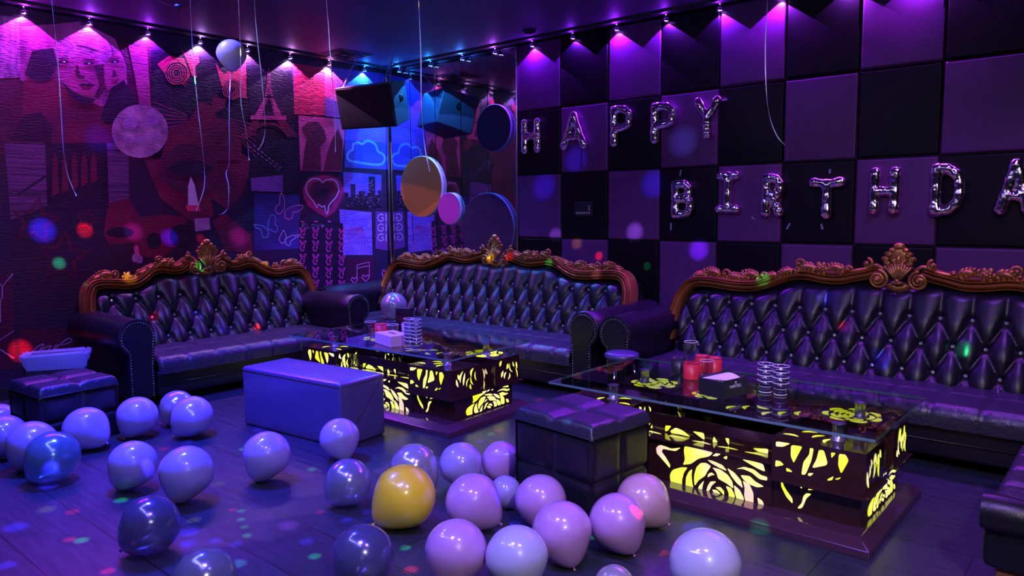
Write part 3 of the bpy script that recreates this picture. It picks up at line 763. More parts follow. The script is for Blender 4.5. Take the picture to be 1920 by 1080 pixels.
        for (x, z) in [(x*.84, cz+(z-cz)*.84 if z > .3 else z+.01) for x, z in pr]: npts.append(Vector((x, 0, z)))
        acc = 0; last = npts[0]; 
        for q in npts[1:]:
            seg = (q-last).length; 
            while acc <= seg:
                c = last+(q-last)*(acc/seg if seg > 0 else 0); b.ell((ax+c.x, -depth-.003, c.z), (.0065, .005, .0065), None, 6, 4); acc += .02
            acc -= seg; last = q
        o = b.build('nailhead_trim', M['nail'], arm); o['label'] = 'row of round metal nailheads'
        make_foot(t, ax, -depth+.06)
        make_foot(t, ax, -.15)
    return t
make_sofa((-6.325, 3.12, 0), PI/2, .97, 10, .93, 'short tufted leather sofa with carved gilded crest standing against the mural wall', 1.06, 3, .178, 1)
make_sofa((-4.62, 5.40, 0), 0, 1.475, 16, 1.56, 'long tufted leather sofa below the tall mirror strips, beside the room corner', 1.07, 3, .1665, 2)
make_sofa((-1.173, 5.30, 0), 0, 1.475, 16, 1.555, 'long tufted leather sofa below the lower row of letter balloons, at the right', 1.02, 3, .1665, 3)
# ------------------------------------------------------------------ backlit rose tables
CX2, CY2 = -1.55, 3.44        # the right-hand table, used for measuring its cut-outs
SHP = {}
def loc2(x, y, yl): p = pY(x, y, CY2+yl); return (p.x-CX2, p.z)
def crop6(l): return [(1200+a/4.908, 770+b/4.908) for a, b in l]
def crop2(l): return [(1380+a/3.6, 780+b/3.6) for a, b in l]
ROSE = [[(150,345),(165,325),(190,315),(240,330),(290,350),(380,338),(330,372),(260,360),(215,350),(200,375),(240,430),(280,500),(275,528),(235,480),(190,430),(155,390)],
 [(410,325),(540,350),(675,385),(640,420),(540,440),(470,490),(395,498),(415,450),(405,370)], [(665,415),(700,390),(745,398),(710,420)], [(765,430),(800,415),(805,428),(797,450)],
 [(277,590),(290,560),(310,540),(380,520),(440,522),(405,570),(388,640),(388,712),(300,685),(280,640)], [(425,610),(450,560),(482,535),(475,600),(485,680),(505,745),(440,725),(420,680)],
 [(500,590),(520,520),(560,480),(610,480),(655,510),(620,560),(600,600),(540,640),(505,692),(498,640)], [(525,740),(545,690),(592,640),(575,700),(572,758),(530,755)],
 [(605,755),(625,690),(650,650),(705,650),(660,690),(640,735)], [(622,615),(630,580),(660,567),(690,590),(655,595)], [(620,450),(680,465),(760,500),(803,555),(740,530),(660,485)],
 [(665,520),(740,540),(810,590),(850,650),(862,718),(800,670),(720,625),(705,570)], [(662,725),(710,730),(745,770),(742,808),(700,780)], [(693,705),(740,700),(775,740),(775,780),(735,735)],
 [(790,690),(840,710),(870,770),(878,835),(815,825),(818,760)], [(865,680),(920,730),(955,800),(962,862),(900,840),(875,760)], [(803,525),(870,570),(930,640),(948,715),(890,665),(840,600)],
 [(945,640),(1010,680),(1045,760),(1045,882),(980,865),(960,780),(965,710)], [(925,592),(1010,600),(1060,650),(1145,698),(1080,705),(1000,675),(950,630)],
 [(885,535),(960,515),(1050,540),(1110,590),(1172,610),(1172,643),(1100,630),(1030,570),(950,535)], [(937,445),(1040,465),(1135,490),(1153,562),(1090,535),(1010,490)], [(1080,795),(1130,830),(1153,910),(1095,890)]]
STRIP = [[(235,135),(290,140),(255,185),(232,190)], [(280,185),(330,155),(400,185),(468,242),(380,220),(290,205)], [(483,187),(590,205),(595,270),(545,235)], [(680,235),(718,293),(668,288)], [(785,250),(822,255),(820,318),(800,290)], [(1035,345),(1180,350),(1180,395),(1100,380)], [(72,135),(90,98),(98,110),(85,135)], [(98,160),(112,125),(118,160)]]
BLKU = [[(270,170),(370,185),(320,207),(270,205)], [(372,195),(450,205),(420,260),(390,318),(370,270)], [(500,215),(525,220),(510,300),(470,395),(442,395),(455,310),(495,260)], [(560,228),(595,232),(622,330),(512,352),(545,290)], [(642,245),(675,250),(645,285)], [(695,255),(740,260),(762,300),(710,392),(690,330)], [(268,298),(300,305),(325,330),(265,342)], [(340,348),(365,360),(382,378),(340,372)], [(490,385),(525,385),(505,405),(485,400)], [(620,425),(660,405),(650,432),(618,436)], [(665,425),(712,412),(690,430)]]
BLKL = [[(298,425),(325,490),(375,560),(378,597),(335,550),(300,480)], [(388,430),(443,440),(440,498),(415,465)], [(475,505),(520,468),(585,470),(540,500)], [(585,505),(630,482),(610,505)], [(410,625),(440,590),(450,545),(470,525),(505,530),(470,560),(445,620),(425,630)]]
def chaikin(l, it=2, k=.13):
    for _ in range(it):
        o = []
        for i in range(len(l)):
            a, b_ = l[i], l[(i+1) % len(l)]; o += [(a[0]+(b_[0]-a[0])*k, a[1]+(b_[1]-a[1])*k), (b_[0]+(a[0]-b_[0])*k, b_[1]+(a[1]-b_[1])*k)]
        l = o
    return l
def norm(shapes, crop, yl): return [chaikin([loc2(x, y, yl) for x, y in crop(s)]) for s in shapes]
YF0 = -.34                    # front plane of the upper blocks, local
rose_s = norm(ROSE, crop6, -.30); strip_s = norm(STRIP, crop6, -.22); blku_s = norm(BLKU, crop2, YF0); blkl_s = norm(BLKL, crop2, -.30)
def fit(shapes, x0, x1, z0, z1, flip=False):
    xs_ = [p[0] for s in shapes for p in s]; zs_ = [p[1] for s in shapes for p in s]; a, b, c, d = min(xs_), max(xs_), min(zs_), max(zs_)
    out = []
    for s in shapes:
        q = [((p[0]-a)/(b-a), (p[1]-c)/(d-c)) for p in s]
        if flip: q = [(1-u, v) for u, v in q]
        out.append([(lerp(x0, x1, u), lerp(z0, z1, v)) for u, v in q])
    return out
def rosette_shapes(R, seed=0):
    rn = random.Random(seed); out = []
    for k, (r0, r1, n, ph) in enumerate(((.04, .17, 2, .3), (.2, .34, 3, 1.0), (.37, .53, 4, .2), (.56, .74, 5, .7), (.78, 1.0, 7, .3))):
        for i in range(n):
            a0 = ph+2*PI*i/n+.1; a1 = ph+2*PI*(i+1)/n-.08; m = 9
            o = [(R*lerp(r0+.08*(r1-r0), r1, math.sin(PI*(j/m))**.5*.95)*math.cos(lerp(a0, a1, j/m)), R*lerp(r0, r1, math.sin(PI*(j/m))**.5*.95)*math.sin(lerp(a0, a1, j/m))) for j in range(m+1)]
            i_ = [(R*r0*math.cos(lerp(a0, a1, j/m)), R*r0*math.sin(lerp(a0, a1, j/m))) for j in range(m, -1, -1)]
            out.append(o+i_[1:-1])
    return out
def leafshape(x, z, L, w, a, c=.25):
    m = 8; U = []; D = []
    for j in range(m+1):
        t = j/m; b_ = c*L*math.sin(PI*t); ww = w*math.sin(PI*t)**.8
        U.append((L*(t-.5), b_+ww)); 
        if 0 < j < m: D.append((L*(t-.5), b_-ww))
    P = U+D[::-1]; ca, sa = math.cos(a), math.sin(a)
    return [(x+p*ca-q*sa, z+p*sa+q*ca) for p, q in P]
def put(mb, shapes, O, U, V, N, mi=1, off=.0015):
    O, U, V, N = Vector(O), Vector(U), Vector(V), Vector(N)
    for s in shapes:
        pts = [O+U*a+V*b+N*off for a, b in s]
        # wind towards N
        ar = sum((s[i][0]*s[(i+1) % len(s)][1]-s[(i+1) % len(s)][0]*s[i][1]) for i in range(len(s)))
        if (U.cross(V).dot(N) > 0) != (ar > 0): pts = pts[::-1]
        mb.poly(pts, mi)
def sliver_field(x0, x1, z0, z1, n, seed, wmin=.006, wmax=.016):
    rn = random.Random(seed); out = []; tries = 0; occ = []
    while len(out) < n and tries < 4000:
        tries += 1; L = rn.uniform(.035, .085); x = rn.uniform(x0+.015, x1-.015); z = rn.uniform(z0+L*.4, z1-L*.4)
        if z0+L*.4 > z1-L*.4: continue
        if any(math.hypot(x-a, (z-b)*.6) < .024 for a, b in occ): continue
        occ.append((x, z)); s = leafshape(x, z, L, rn.uniform(wmin, wmax)*.7, rn.uniform(1.1, 2.1), rn.uniform(-.25, .25))
        if all(x0 < p[0] < x1 and z0 < p[1] < z1 for p in s): out.append(s)
    return out
def make_table(cx, cy, rz, label, standoffs, seed):
    t = empty('backlit_table', (cx, cy, 0), rz, label, 'table', 'glass topped tables with glowing rose cut-outs')
    LQ = M['lacquer']; LIT = M['lit']; HOT = M['lit_hot']; DIM = M['lit_dim']; X = (1, 0, 0); Z = (0, 0, 1); Yv = (0, 1, 0)
    # plinth with chamfered border
    b = MB(); w, d = .795, .43
    def ringv(w, d, z): return [(-w, -d, z), (w, -d, z), (w, d, z), (-w, d, z)]
    vs = ringv(w, d, 0)+ringv(w, d, .03)+ringv(w-.05, d-.05, .062)+ringv(w-.06, d-.06, .062)
    fs = []
    for k in range(3):
        for i in range(4): fs.append((k*4+i, k*4+(i+1) % 4, (k+1)*4+(i+1) % 4, (k+1)*4+i))
    fs += [(12, 13, 14, 15), (3, 2, 1, 0)]
    b.add(vs, fs); b.build('plinth', M['lacquer2'], t, smooth=False, bevel=.003)
    # lower cabinet: recessed, glowing on every side
    b = MB(); b.box((-.72, -.29, .06), (.72, .29, .21))
    put(b, blkl_s, (0, -.29, 0), X, Z, (0, -1, 0)); put(b, [[(-x, z) for x, z in s] for s in blkl_s], (0, -.29, 0), X, Z, (0, -1, 0))
    put(b, blkl_s, (0, .29, 0), (-1, 0, 0), Z, (0, 1, 0))
    for sg in (-1, 1): 
        fl = fit(rose_s, -.26, .26, .07, .2, sg < 0); put(b, [s for i, s in enumerate(fl) if i not in (0,)], (sg*.72, 0, 0), Yv, Z, (sg, 0, 0))
    b.build('lower_cabinet', [LQ, LIT], t, smooth=False)
    # centre rose panels, front and back
    for sg in (1, -1):
        b = MB(); y = -.30*sg; b.box((-.355, min(y, y+.012*sg), .065), (.355, max(y, y+.012*sg), .262)); n_ = (0, -sg, 0)
        put(b, rose_s, (0, y, 0), (sg, 0, 0), Z, n_)
        o = b.build('rose_panel', [LQ, HOT], t, smooth=False); o['label'] = 'bright backlit panel cut into a large rose'
    # shelf and inner drawer strip above the rose
    b = MB(); b.box((-.355, -.30, .262), (.355, .30, .272)); b.box((-.355, -.22, .272), (.355, -.21, .36)); b.box((-.355, .21, .272), (.355, .22, .36))
    b.box((-.36, -.33, .262), (.36, -.30, .272)); b.box((-.36, .30, .262), (.36, .33, .272))
    put(b, strip_s, (0, -.22, 0), X, Z, (0, -1, 0)); put(b, strip_s, (0, .22, 0), (-1, 0, 0), Z, (0, 1, 0))
    for k in range(5): put(b, [leafshape(-.26+k*.13, -.265, .10, .006, .1*(k % 2), .06)], (0, 0, .272), X, Yv, (0, 0, 1))
    b.build('shelf', [LQ, LIT], t, smooth=False)
    # corner blocks
    for sx in (-1, 1):
        for sy in (-1, 1):
            x0, x1 = .365, .745
            b = MB(); ya, yb_ = (.34, .085) if sy < 0 else (.10, .345)
            y0 = -.34 if sy < 0 else .105; y1 = -.075 if sy < 0 else .34
            b.box((min(sx*x0, sx*x1), y0, .218), (max(sx*x0, sx*x1), y1, .392))
            b.box((min(sx*(x0-.006), sx*(x1+.02)), y0-(.022 if sy < 0 else 0), .206), (max(sx*(x0-.006), sx*(x1+.02)), y1+(.022 if sy > 0 else 0), .218))
            fr = blku_s if sx > 0 else [[(-x, z) for x, z in s] for s in blku_s]
            if sy < 0: put(b, fr, (0, y0, 0), X, Z, (0, -1, 0))
            else: put(b, fr, (0, y1, 0), X, Z, (0, 1, 0))
            put(b, sliver_field(y0+.012, y1-.012, .232, .38, 9, seed+sx*3+sy), (sx*x1, 0, 0), Yv, Z, (sx, 0, 0))
            put(b, sliver_field(y0+.012, y1-.012, .232, .38, 7, seed+sx*5+sy), (sx*x0, 0, 0), Yv, Z, (-sx, 0, 0))
            tp = [leafshape(sx*(.42+.05*k), lerp(y0, y1, .25+.5*((k*37) % 10)/10), .07, .008, .5*k, .15) for k in range(4)] if sy < 0 else [[(p+sx*.53, q+.22) for p, q in s] for s in rosette_shapes(.135)]
            put(b, tp, (0, 0, .392), X, Yv, (0, 0, 1), 1)
            b.build('corner_block', [LQ, LIT], t, smooth=False, bevel=0)
        # glowing end recess between two blocks
        b = MB(); b.box((min(sx*.66, sx*.68), -.075, .06), (max(sx*.66, sx*.68), .105, .36))
        put(b, sliver_field(-.06, .09, .08, .34, 10, seed+7+sx), (sx*.68, 0, 0), Yv, Z, (sx, 0, 0))
        b.box((min(sx*.68, sx*.745), -.075, .21), (max(sx*.68, sx*.745), -.065, .392)); b.box((min(sx*.68, sx*.745), .095, .21), (max(sx*.68, sx*.745), .105, .392))
        b.build('end_recess', [LQ, DIM], t, smooth=False)
    # middle deck with scattered petals, seen through the glass
    b = MB(); b.box((-.36, -.06, .36), (.36, .34, .385))
    rn = random.Random(seed)
    put(b, [[(p-.18, q+.2) for p, q in s] for s in rosette_shapes(.10, 2)] + [leafshape(.02+.06*k, .02+.05*(k % 3), .08, .012, rn.uniform(0, 3), .2) for k in range(6)], (0, 0, .385), X, Yv, (0, 0, 1), 1)
    b.build('deck', [LQ, LIT], t, smooth=False)
    # standoffs
    for (x, y) in standoffs:
        b = MB(); z0 = .392
        b.lathe([(.03, z0), (.03, z0+.004), (.024, z0+.006), (.024, .462), (.03, .464), (.03, .468)], 20)
        b.build('standoff', M['standoff'], t, loc=(x, y, 0))
    # glass
    b = MB(); w, d = .795, .415; b.box((-w, -d, .468), (w, d, .480))
    o = b.build('glass_top', [M['glasstop'], M['glassedge']], t, smooth=False)
    for p in o.data.polygons:
        if abs(p.normal.z) < .5: p.material_index = 1
    o['label'] = 'clear tinted glass sheet on metal standoffs'
    return t
so = [(-.52, -.22), (.6, -.22), (-.58, .2), (.57, .2)]
T2 = make_table(CX2, CY2, 0, 'glass topped table glowing yellow with rose cut-outs, in front of the right-hand sofa', so, 11)
T1 = make_table(-3.965, 3.475, math.radians(2.5), 'glass topped table glowing yellow with rose cut-outs, in the middle behind the long plain bench', so, 41)
# ------------------------------------------------------------------ stools, bench, bin
M['bench'] = mat('smooth_violet_vinyl', (.065, .055, .17), .33, spec=.8, bump=(120, .1, .002))
b = MB(); b.rbox((-.465, -.18, 0.0), (.465, .18, .385), .022, 3)
t = empty('bench', (-3.97, 2.68, 0), math.radians(5.5), 'long smooth violet bench in front of the middle glowing table', 'bench')
b.build('bench_body', M['bench'], t)
b = MB(); b.tube([(.466, .165, .37), (.4665, .0, .19), (.466, -.12, .07)], .0022, 5); b.tube([(-.45, -.1815, .362), (.45, -.1815, .362)], .002, 5); b.tube([(.4665, -.16, .362), (.4665, .16, .362)], .002, 5)
b.build('seam', M['black'], t)
def tufted_box(name, loc, rz, sx, sy, h, nx, ny, label, cat, seatm, bodym, depthz=.016):
    t = empty(name, loc, rz, label, cat); R = .03
    def topf(p, q):
        x = lerp(-sx, sx, p); y = lerp(-sy, sy, q)
        e = min(sx-abs(x), sy-abs(y)); r = math.sqrt(max(0, 1-(1-clamp(e/R))**2))
        gx = abs(math.sin(PI*nx*p)) if nx > 1 else 1; gy = abs(math.sin(PI*ny*q)) if ny > 1 else 1
        if nx > 1 and (p < .5/nx or p > 1-.5/nx): gx = 1 if ny > 1 else gx
        if ny > 1 and (q < .5/ny or q > 1-.5/ny): gy = 1
        hh = depthz*((min(1, gx*1.7))**.6+(min(1, gy*1.7))**.6)
        return (x, y, h-R+R*r+hh*r-depthz*2)
    b = MB(); b.grid(topf, 60, 54); 
    b.build('cushion_top', seatm, t)
    b = MB()   # sides with a pillowed grid of squares
    for ax, sg in ((0, 1), (0, -1), (1, 1), (1, -1)):
        hw = sy if ax == 0 else sx; dd = sx if ax == 0 else sy; nn = ny if ax == 0 else nx
        def sf(p, q, ax=ax, sg=sg, hw=hw, dd=dd, nn=nn):
            u = lerp(-hw, hw, p); z = lerp(.0, h-R-depthz*2+.002, q)
            g = .014*(min(1, abs(math.sin(PI*nn*p))*2.2)**.5)*(min(1, abs(math.sin(PI*2*q))*2.2)**.5)
            d_ = dd-.008+g*1-(.014 if nn < 2 else .008)
            return (sg*d_, u, z) if ax == 0 else (u, sg*d_, z)
        b.grid(sf, 40, 36, flip=(sg < 0) ^ (ax == 1))
    b.box((-sx+.02, -sy+.02, .002), (sx-.02, sy-.02, .03))
    b.build('cushion_body', bodym, t)
    b = MB(); z = h-R-depthz*1.6; k = sx+.001, sy+.001
    pts = [(-k[0]+.02, -k[1], z), (k[0]-.02, -k[1], z), (k[0], -k[1]+.02, z), (k[0], k[1]-.02, z), (k[0]-.02, k[1], z), (-k[0]+.02, k[1], z), (-k[0], k[1]-.02, z), (-k[0], -k[1]+.02, z), (-k[0]+.02, -k[1], z)]
    b.tube(pts, .004, 6, cap=False); b.build('piping', bodym, t)
    return t
tufted_box('cube_stool', (-1.955, 2.77, 0), math.radians(-7), .245, .205, .458, 2, 2, 'square black tufted leather cube stool beside the right-hand glowing table', 'stool', M['leather_seat'], M['leather'])
tufted_box('cube_stool', (-5.03, 1.62, 0), math.radians(4), .225, .225, .375, 2, 2, 'low black leather cube stool below the lined waste bin at the left', 'stool', M['leather_seat'], M['leather'])
# leather seat at the right edge
t = empty('chaise', (.16, 3.36, 0), 0, 'black leather chaise seat cut off by the right picture edge', 'chaise')
def cf(p, q):
    x = lerp(-.54, .6, p); y = lerp(-.42, .42, q); e = min(x+.54, .6-x, .42-abs(y)); r = math.sqrt(max(0, 1-(1-clamp(e/.06))**2))
    g = min(1, abs(math.sin(PI*(y+.42)/.21))*2)**.5
    return (x, y, .30+.06*r+.014*g*r)
b = MB(); b.grid(cf, 50, 60); b.build('seat_cushion', M['leather_seat'], t)
b = MB(); b.rbox((-.54, -.42, .12), (.6, .42, .315), .03, 2); b.build('seat_base', M['leather'], t)
b = MB(); b.rbox((-.50, -.39, .02), (.56, .39, .125), .012, 1); b.build('kick_frame', M['foot'], t)
b = MB()
def rf(p, q):
    a = lerp(-.9, PI*1.15, q); rr = .062+.004*math.sin(p*30)
    return (lerp(-.545, .60, p), -.40-rr*math.sin(a)*1.0, .318+rr*math.cos(a)*-1*-1)
b.grid(rf, 40, 16); b.build('bolster', M['leather'], t)
# small round stool between the two back sofas
_c = pZ(1166, 659, .445)
t = empty('round_stool', (_c.x, _c.y, 0), 0, 'small round stool with a violet padded top between the two long sofas', 'stool')
b = MB(); b.lathe([(.0, .40), (.10, .40), (.112, .408), (.114, .42), (.108, .434), (.09, .442), (0, .445)], 32); b.build('padded_seat', M['bench'], t)
for k in range(3):
    a = k*2*PI/3+.5; b = MB(); b.tube([(.07*math.cos(a), .07*math.sin(a), .40), (.1*math.cos(a), .1*math.sin(a), .2), (.13*math.cos(a), .13*math.sin(a), .006)], .009, 8); b.build('leg', M['chrome'], t)
b = MB(); b.tube([(.1*math.cos(q*PI/12), .1*math.sin(q*PI/12), .2) for q in range(25)], .006, 6, cap=False); b.build('foot_ring', M['chrome'], t)
# waste bin with a liner
_a = pZ(50, 667, .42); _b = pZ(154, 659, .42); c = (_a+_b)/2
t = empty('waste_bin', (c.x-.03, c.y+.02, 0), math.atan2((_b-_a).y, (_b-_a).x), 'slim dark waste bin with a pale plastic liner folded over its rim', 'bin')
def rr_(w, d, z, r=.03, n=4):
    o = []
    for cx_, cy_, a0 in ((w-r, d-r, 0), (-w+r, d-r, PI/2), (-w+r, -d+r, PI), (w-r, -d+r, 3*PI/2)):
        for k in range(n+1): a = a0+PI/2*k/n; o.append((cx_+r*math.cos(a), cy_+r*math.sin(a), z))
    return o
def loft(b, rings, cap0=True):
    n = len(rings[0]); vs = [p for r in rings for p in r]; fs = []
    for k in range(len(rings)-1):
        for i in range(n): fs.append((k*n+i, k*n+(i+1) % n, (k+1)*n+(i+1) % n, (k+1)*n+i))
    if cap0: fs.append(tuple(range(n))[::-1])
    b.add(vs, fs)
b = MB(); loft(b, [rr_(.17, .075, 0), rr_(.20, .09, .41), rr_(.193, .083, .41), rr_(.165, .068, .01)]); b.build('bin_body', M['blackpl'], t, angle=40)
M['liner'] = mat('plastic_liner', (.5, .54, .85), .3, alpha=.4, bump=(25, .6, .01))
def wav(ring, amp, seed, dz=None):
    o = []
    for i, p in enumerate(ring):
        a = amp*math.sin(i*2.3+seed); o.append((p[0]*(1+a*.6), p[1]*(1+a), p[2]+(dz(i) if dz else 0)+.006*math.sin(i*1.7)))
    return o
def ring2(w, d, z): return rr_(w, d, z, .045, 8)
b = MB(); sag = lambda i: -.09*max(0, 1-abs((i % 36)-27)/6.)
loft(b, [ring2(.15, .05, .2), ring2(.185, .077, .39), wav(ring2(.20, .09, .425), .01, 1), wav(ring2(.208, .098, .425), .015, 2), wav(ring2(.212, .102, .412), .02, 3), wav(ring2(.21, .101, .398), .03, 4, sag)], False)
b.build('bin_liner', M['liner'], t)
# ------------------------------------------------------------------ things on the tables
GZ = .4805
def cup(name, x, y, z, r0, r1, h, m, label, cat, group=None, rim=None, fluted=0, wallt=.0025, inner=None):
    t = empty(name, (x, y, z), 0, label, cat, group); n = 28 if not fluted else fluted*2
    b = MB(); b.lathe([(0, .001), (r0, .001), (lerp(r0, r1, .05), .006), (r1, h), (r1-wallt, h), (r0-wallt, .006), (0, .006)], n, cap=False)
    b.build('cup_wall', m, t, smooth=not fluted)
    if rim is not None:
        b = MB(); b.tube([(r1*math.cos(q*PI/12), r1*math.sin(q*PI/12), h) for q in range(25)], .0016, 6, cap=False); b.build('rim', rim, t)
    return t
M['redleather'] = mat('red_leatherette', (.75, .03, .05), .38); M['blackcup'] = mat('black_leatherette', (.02, .02, .025), .35)
g2 = {}
def at2(x, y, z=.482): return pZ(x, y, z)
RIMB = M['steel']
q = at2(1290, 712); cup('dice_cup', q.x, q.y+.035, GZ, .040, .042, .088, M['redleather'], 'red dice cup standing at the front of the cups on the right-hand table', 'dice cup', rim=M['blackcup'])
q1 = (q.x, q.y+.035)
q = at2(1272, 705); cup('dice_cup', q.x-.03, q.y+.06, GZ, .040, .042, .088, M['blackcup'], 'black dice cup left of the red one on the right-hand table', 'dice cup', rim=M['blackcup'])
q = at2(1303, 704); cup('dice_cup', q.x-.02, q.y+.125, GZ, .040, .042, .088, M['redleather'], 'red dice cup half hidden behind the clear cup on the right-hand table', 'dice cup', rim=M['blackcup'])
q = at2(1333, 702); cup('dice_cup', q.x+.0, q.y+.035, GZ, .040, .042, .088, M['redleather'], 'red dice cup behind the black napkin box on the right-hand table', 'dice cup', rim=M['blackcup'])
q = at2(1317, 712); cup('plastic_cup', q.x+.01, q.y+.03, GZ, .024, .034, .10, M['cupglass'], 'fluted clear cup standing between dice cups and black napkin box', 'cup', rim=M['rimglass'], fluted=10)
cup('plastic_cup', q1[0]-.014, q1[1]+.02, GZ+.089, .026, .036, .105, M['cupglass'], 'tall fluted clear cup standing on top of the red dice cup', 'cup', rim=M['rimglass'], fluted=10)
# napkin box with its lettering
P0 = at2(1310, 738); P1 = at2(1357, 749); P2 = at2(1384, 735)
ang = math.atan2(P1.y-P0.y, P1.x-P0.x); Lw = (P1-P0).length; Ld = (P2-P1).length
t = empty('napkin_box', (P0.x, P0.y, GZ), ang, 'black napkin box with white lettering on the right-hand table', 'napkin box')
b = MB(); h = .088; w_ = .004
b.box((0, 0, 0), (Lw, Ld, .004)); b.box((0, 0, .004), (w_, Ld, h)); b.box((Lw-w_, 0, .004), (Lw, Ld, h)); b.box((w_, 0, .004), (Lw-w_, w_, h*.93)); b.box((w_, Ld-w_, .004), (Lw-w_, Ld, h))
b.build('box_shell', M['blackcup'], t, smooth=False)
M['napkin'] = mat('paper_napkin', (.85, .82, .9), .8)
b = MB(); b.box((w_+.003, w_+.003, .004), (Lw-w_-.003, Ld-w_-.003, .078)); 
b.grid(lambda p, q: (lerp(.008, Lw-.008, p), lerp(.01, Ld-.01, q), .079+.012*math.sin(p*4)*q+.01*p*(1-q)), 10, 10)
b.build('napkins', M['napkin'], t, smooth=False)
M['print_white'] = mat('printed_white', (.8, .8, .85), .5)
def text(body, size, parent, loc, rot, m, name='lettering', ext=.0004, align='CENTER', sx=1):
    cu = bpy.data.curves.new('tmp', 'FONT'); cu.body = body; cu.size = size; cu.extrude = ext; cu.align_x = align; cu.align_y = 'CENTER'; cu.space_character = 1.05
    to = bpy.data.objects.new('tmp', cu); COL.objects.link(to); bpy.context.view_layer.update()
    me = bpy.data.meshes.new_from_object(to.evaluated_get(bpy.context.evaluated_depsgraph_get())); bpy.data.objects.remove(to)
    me.name = name; me.materials.clear(); me.materials.append(m)
    o = bpy.data.objects.new(name, me); COL.objects.link(o); o.parent = parent; o.location = loc; o.rotation_euler = rot; o.scale = (sx, 1, 1); return o
text('MARTELL', .021, t, (Lw+.0006, Ld*.5, .052), (PI/2, 0, PI/2), M['print_white'])
b = MB(); b.tube([(0, .006*math.cos(k*PI/6), .006*math.sin(k*PI/6)) for k in range(13)], .0008, 4); b.ell((0, 0, 0), (.0006, .003, .003))
b.build('emblem', M['print_white'], t, loc=(Lw+.0006, Ld*.5, .07))
# stacks of shot tumblers
def tumbler(parent_z, x, y, h=.062, r0=.028, r1=.039):
    t = empty('tumbler', (x, y, parent_z), 0)
    b = MB(); b.lathe([(0, .0), (r0-.002, .0), (r0, .004), (lerp(r0, r1, .45), h*.5), (r1, h), (r1-.0022, h), (lerp(r0, r1, .45)-.0022, h*.5), (r0-.002, .012), (0, .012)], 24, cap=False); b.build('glass_wall', M['cupglass'], t)
    b = MB(); b.tube([(r1*math.cos(q*PI/12), r1*math.sin(q*PI/12), h) for q in range(25)], .0017, 6, cap=False); b.build('rim', M['rimglass'], t)
    b = MB(); b.tube([((r0+.001)*math.cos(q*PI/10), (r0+.001)*math.sin(q*PI/10), .006) for q in range(21)], .002, 5, cap=False); b.build('base_ring', M['rimglass'], t)
    return t
proto = None
def stack(x, y, n, step, words, tbl, s=1.0):
    global proto
    for k in range(n):
        if proto is None: o = tumbler(0, 0, 0); proto = o
        else: o = copy_tree(proto)
        o.location = (x, y, GZ+k*step); o.scale = (s, s, s)
        pos = 'bottom' if k == 0 else ('topmost' if k == n-1 else ordw[k]+' from the bottom')
        tag(o, 'clear tumbler, %s in the %s stack on the %s table' % (pos, words, tbl), 'glass', 'stacked tumblers on the %s table' % tbl)
q = at2(1431, 737); stack(q.x, q.y+.025, 4, .0265, 'left', 'right-hand')
q = at2(1459, 742); stack(q.x, q.y+.025, 4, .0265, 'right', 'right-hand')
q = at2(762, 655); stack(q.x, q.y+.03, 7, .0235, 'left', 'middle', .95)
q = at2(774, 656); stack(q.x+.012, q.y+.02, 7, .0235, 'right', 'middle', .95)
# tissue box
P0 = at2(689, 641); P1 = at2(722, 656); P2 = at2(756, 645)
P0 = Vector((-4.03, 3.21, 0)); P1 = Vector((-3.735, 3.115, 0)); 
ang = math.atan2(P1.y-P0.y, P1.x-P0.x); Lw = (P1-P0).length*.82
t = empty('tissue_box', (-3.975, 3.20, GZ), math.radians(-14), 'pale pink tissue box with a slot, on the middle table', 'tissue box')
M['tissuebox'] = mat('tissue_box_card', (.62, .42, .5), .6); b = MB(); b.rbox((0, 0, 0), (.235, .145, .075), .004, 1); b.build('box_body', M['tissuebox'], t, smooth=False)
b = MB(); b.lathe([(0, 0), (.055, 0), (.055, .0012), (0, .0012)], 20, T=Matrix.Translation((.1175, .0725, .0748)) @ Matrix.Diagonal((1, .22, 1, 1))); b.build('slot', M['black'], t)
q = at2(690, 627); cup('plastic_cup', -4.27, 3.40, GZ, .030, .041, .095, M['cupglass'], 'clear fluted cup at the far left of the cups on the middle table', 'cup', rim=M['rimglass'], fluted=10)
cup('dice_cup', -4.155, 3.40, GZ, .042, .044, .09, M['redleather'], 'red dice cup behind the pink tissue box', 'dice cup', rim=M['blackcup'])
cup('plastic_cup', -4.035, 3.41, GZ, .036, .042, .095, M['cupglass'], 'clear fluted cup right of the red dice cup on the middle table', 'cup', rim=M['rimglass'], fluted=10)
M['lilaccup'] = mat('lilac_leatherette', (.5, .35, .62), .4)
cup('dice_cup', -3.985, 3.50, GZ, .038, .040, .10, M['lilaccup'], 'lilac dice cup beside the tumbler stacks on the middle table', 'dice cup', rim=M['blackcup'])
cup('dice_cup', -4.19, 3.53, GZ, .045, .045, .09, M['blackcup'], 'black dice cup behind the red one on the middle table', 'dice cup', rim=M['blackcup'])
t = empty('menu_holder', (-4.145, 3.62, GZ), math.radians(20), 'tall black box standing behind the cups on the middle table', 'box')
b = MB(); b.rbox((-.055, -.04, 0), (.055, .04, .185), .003, 1); b.build('box_body', M['blackcup'], t, smooth=False); b = MB(); b.box((-.05, -.0405, .02), (.05, -.0401, .16)); b.build('front_card', M['lacquer'], t, smooth=False)
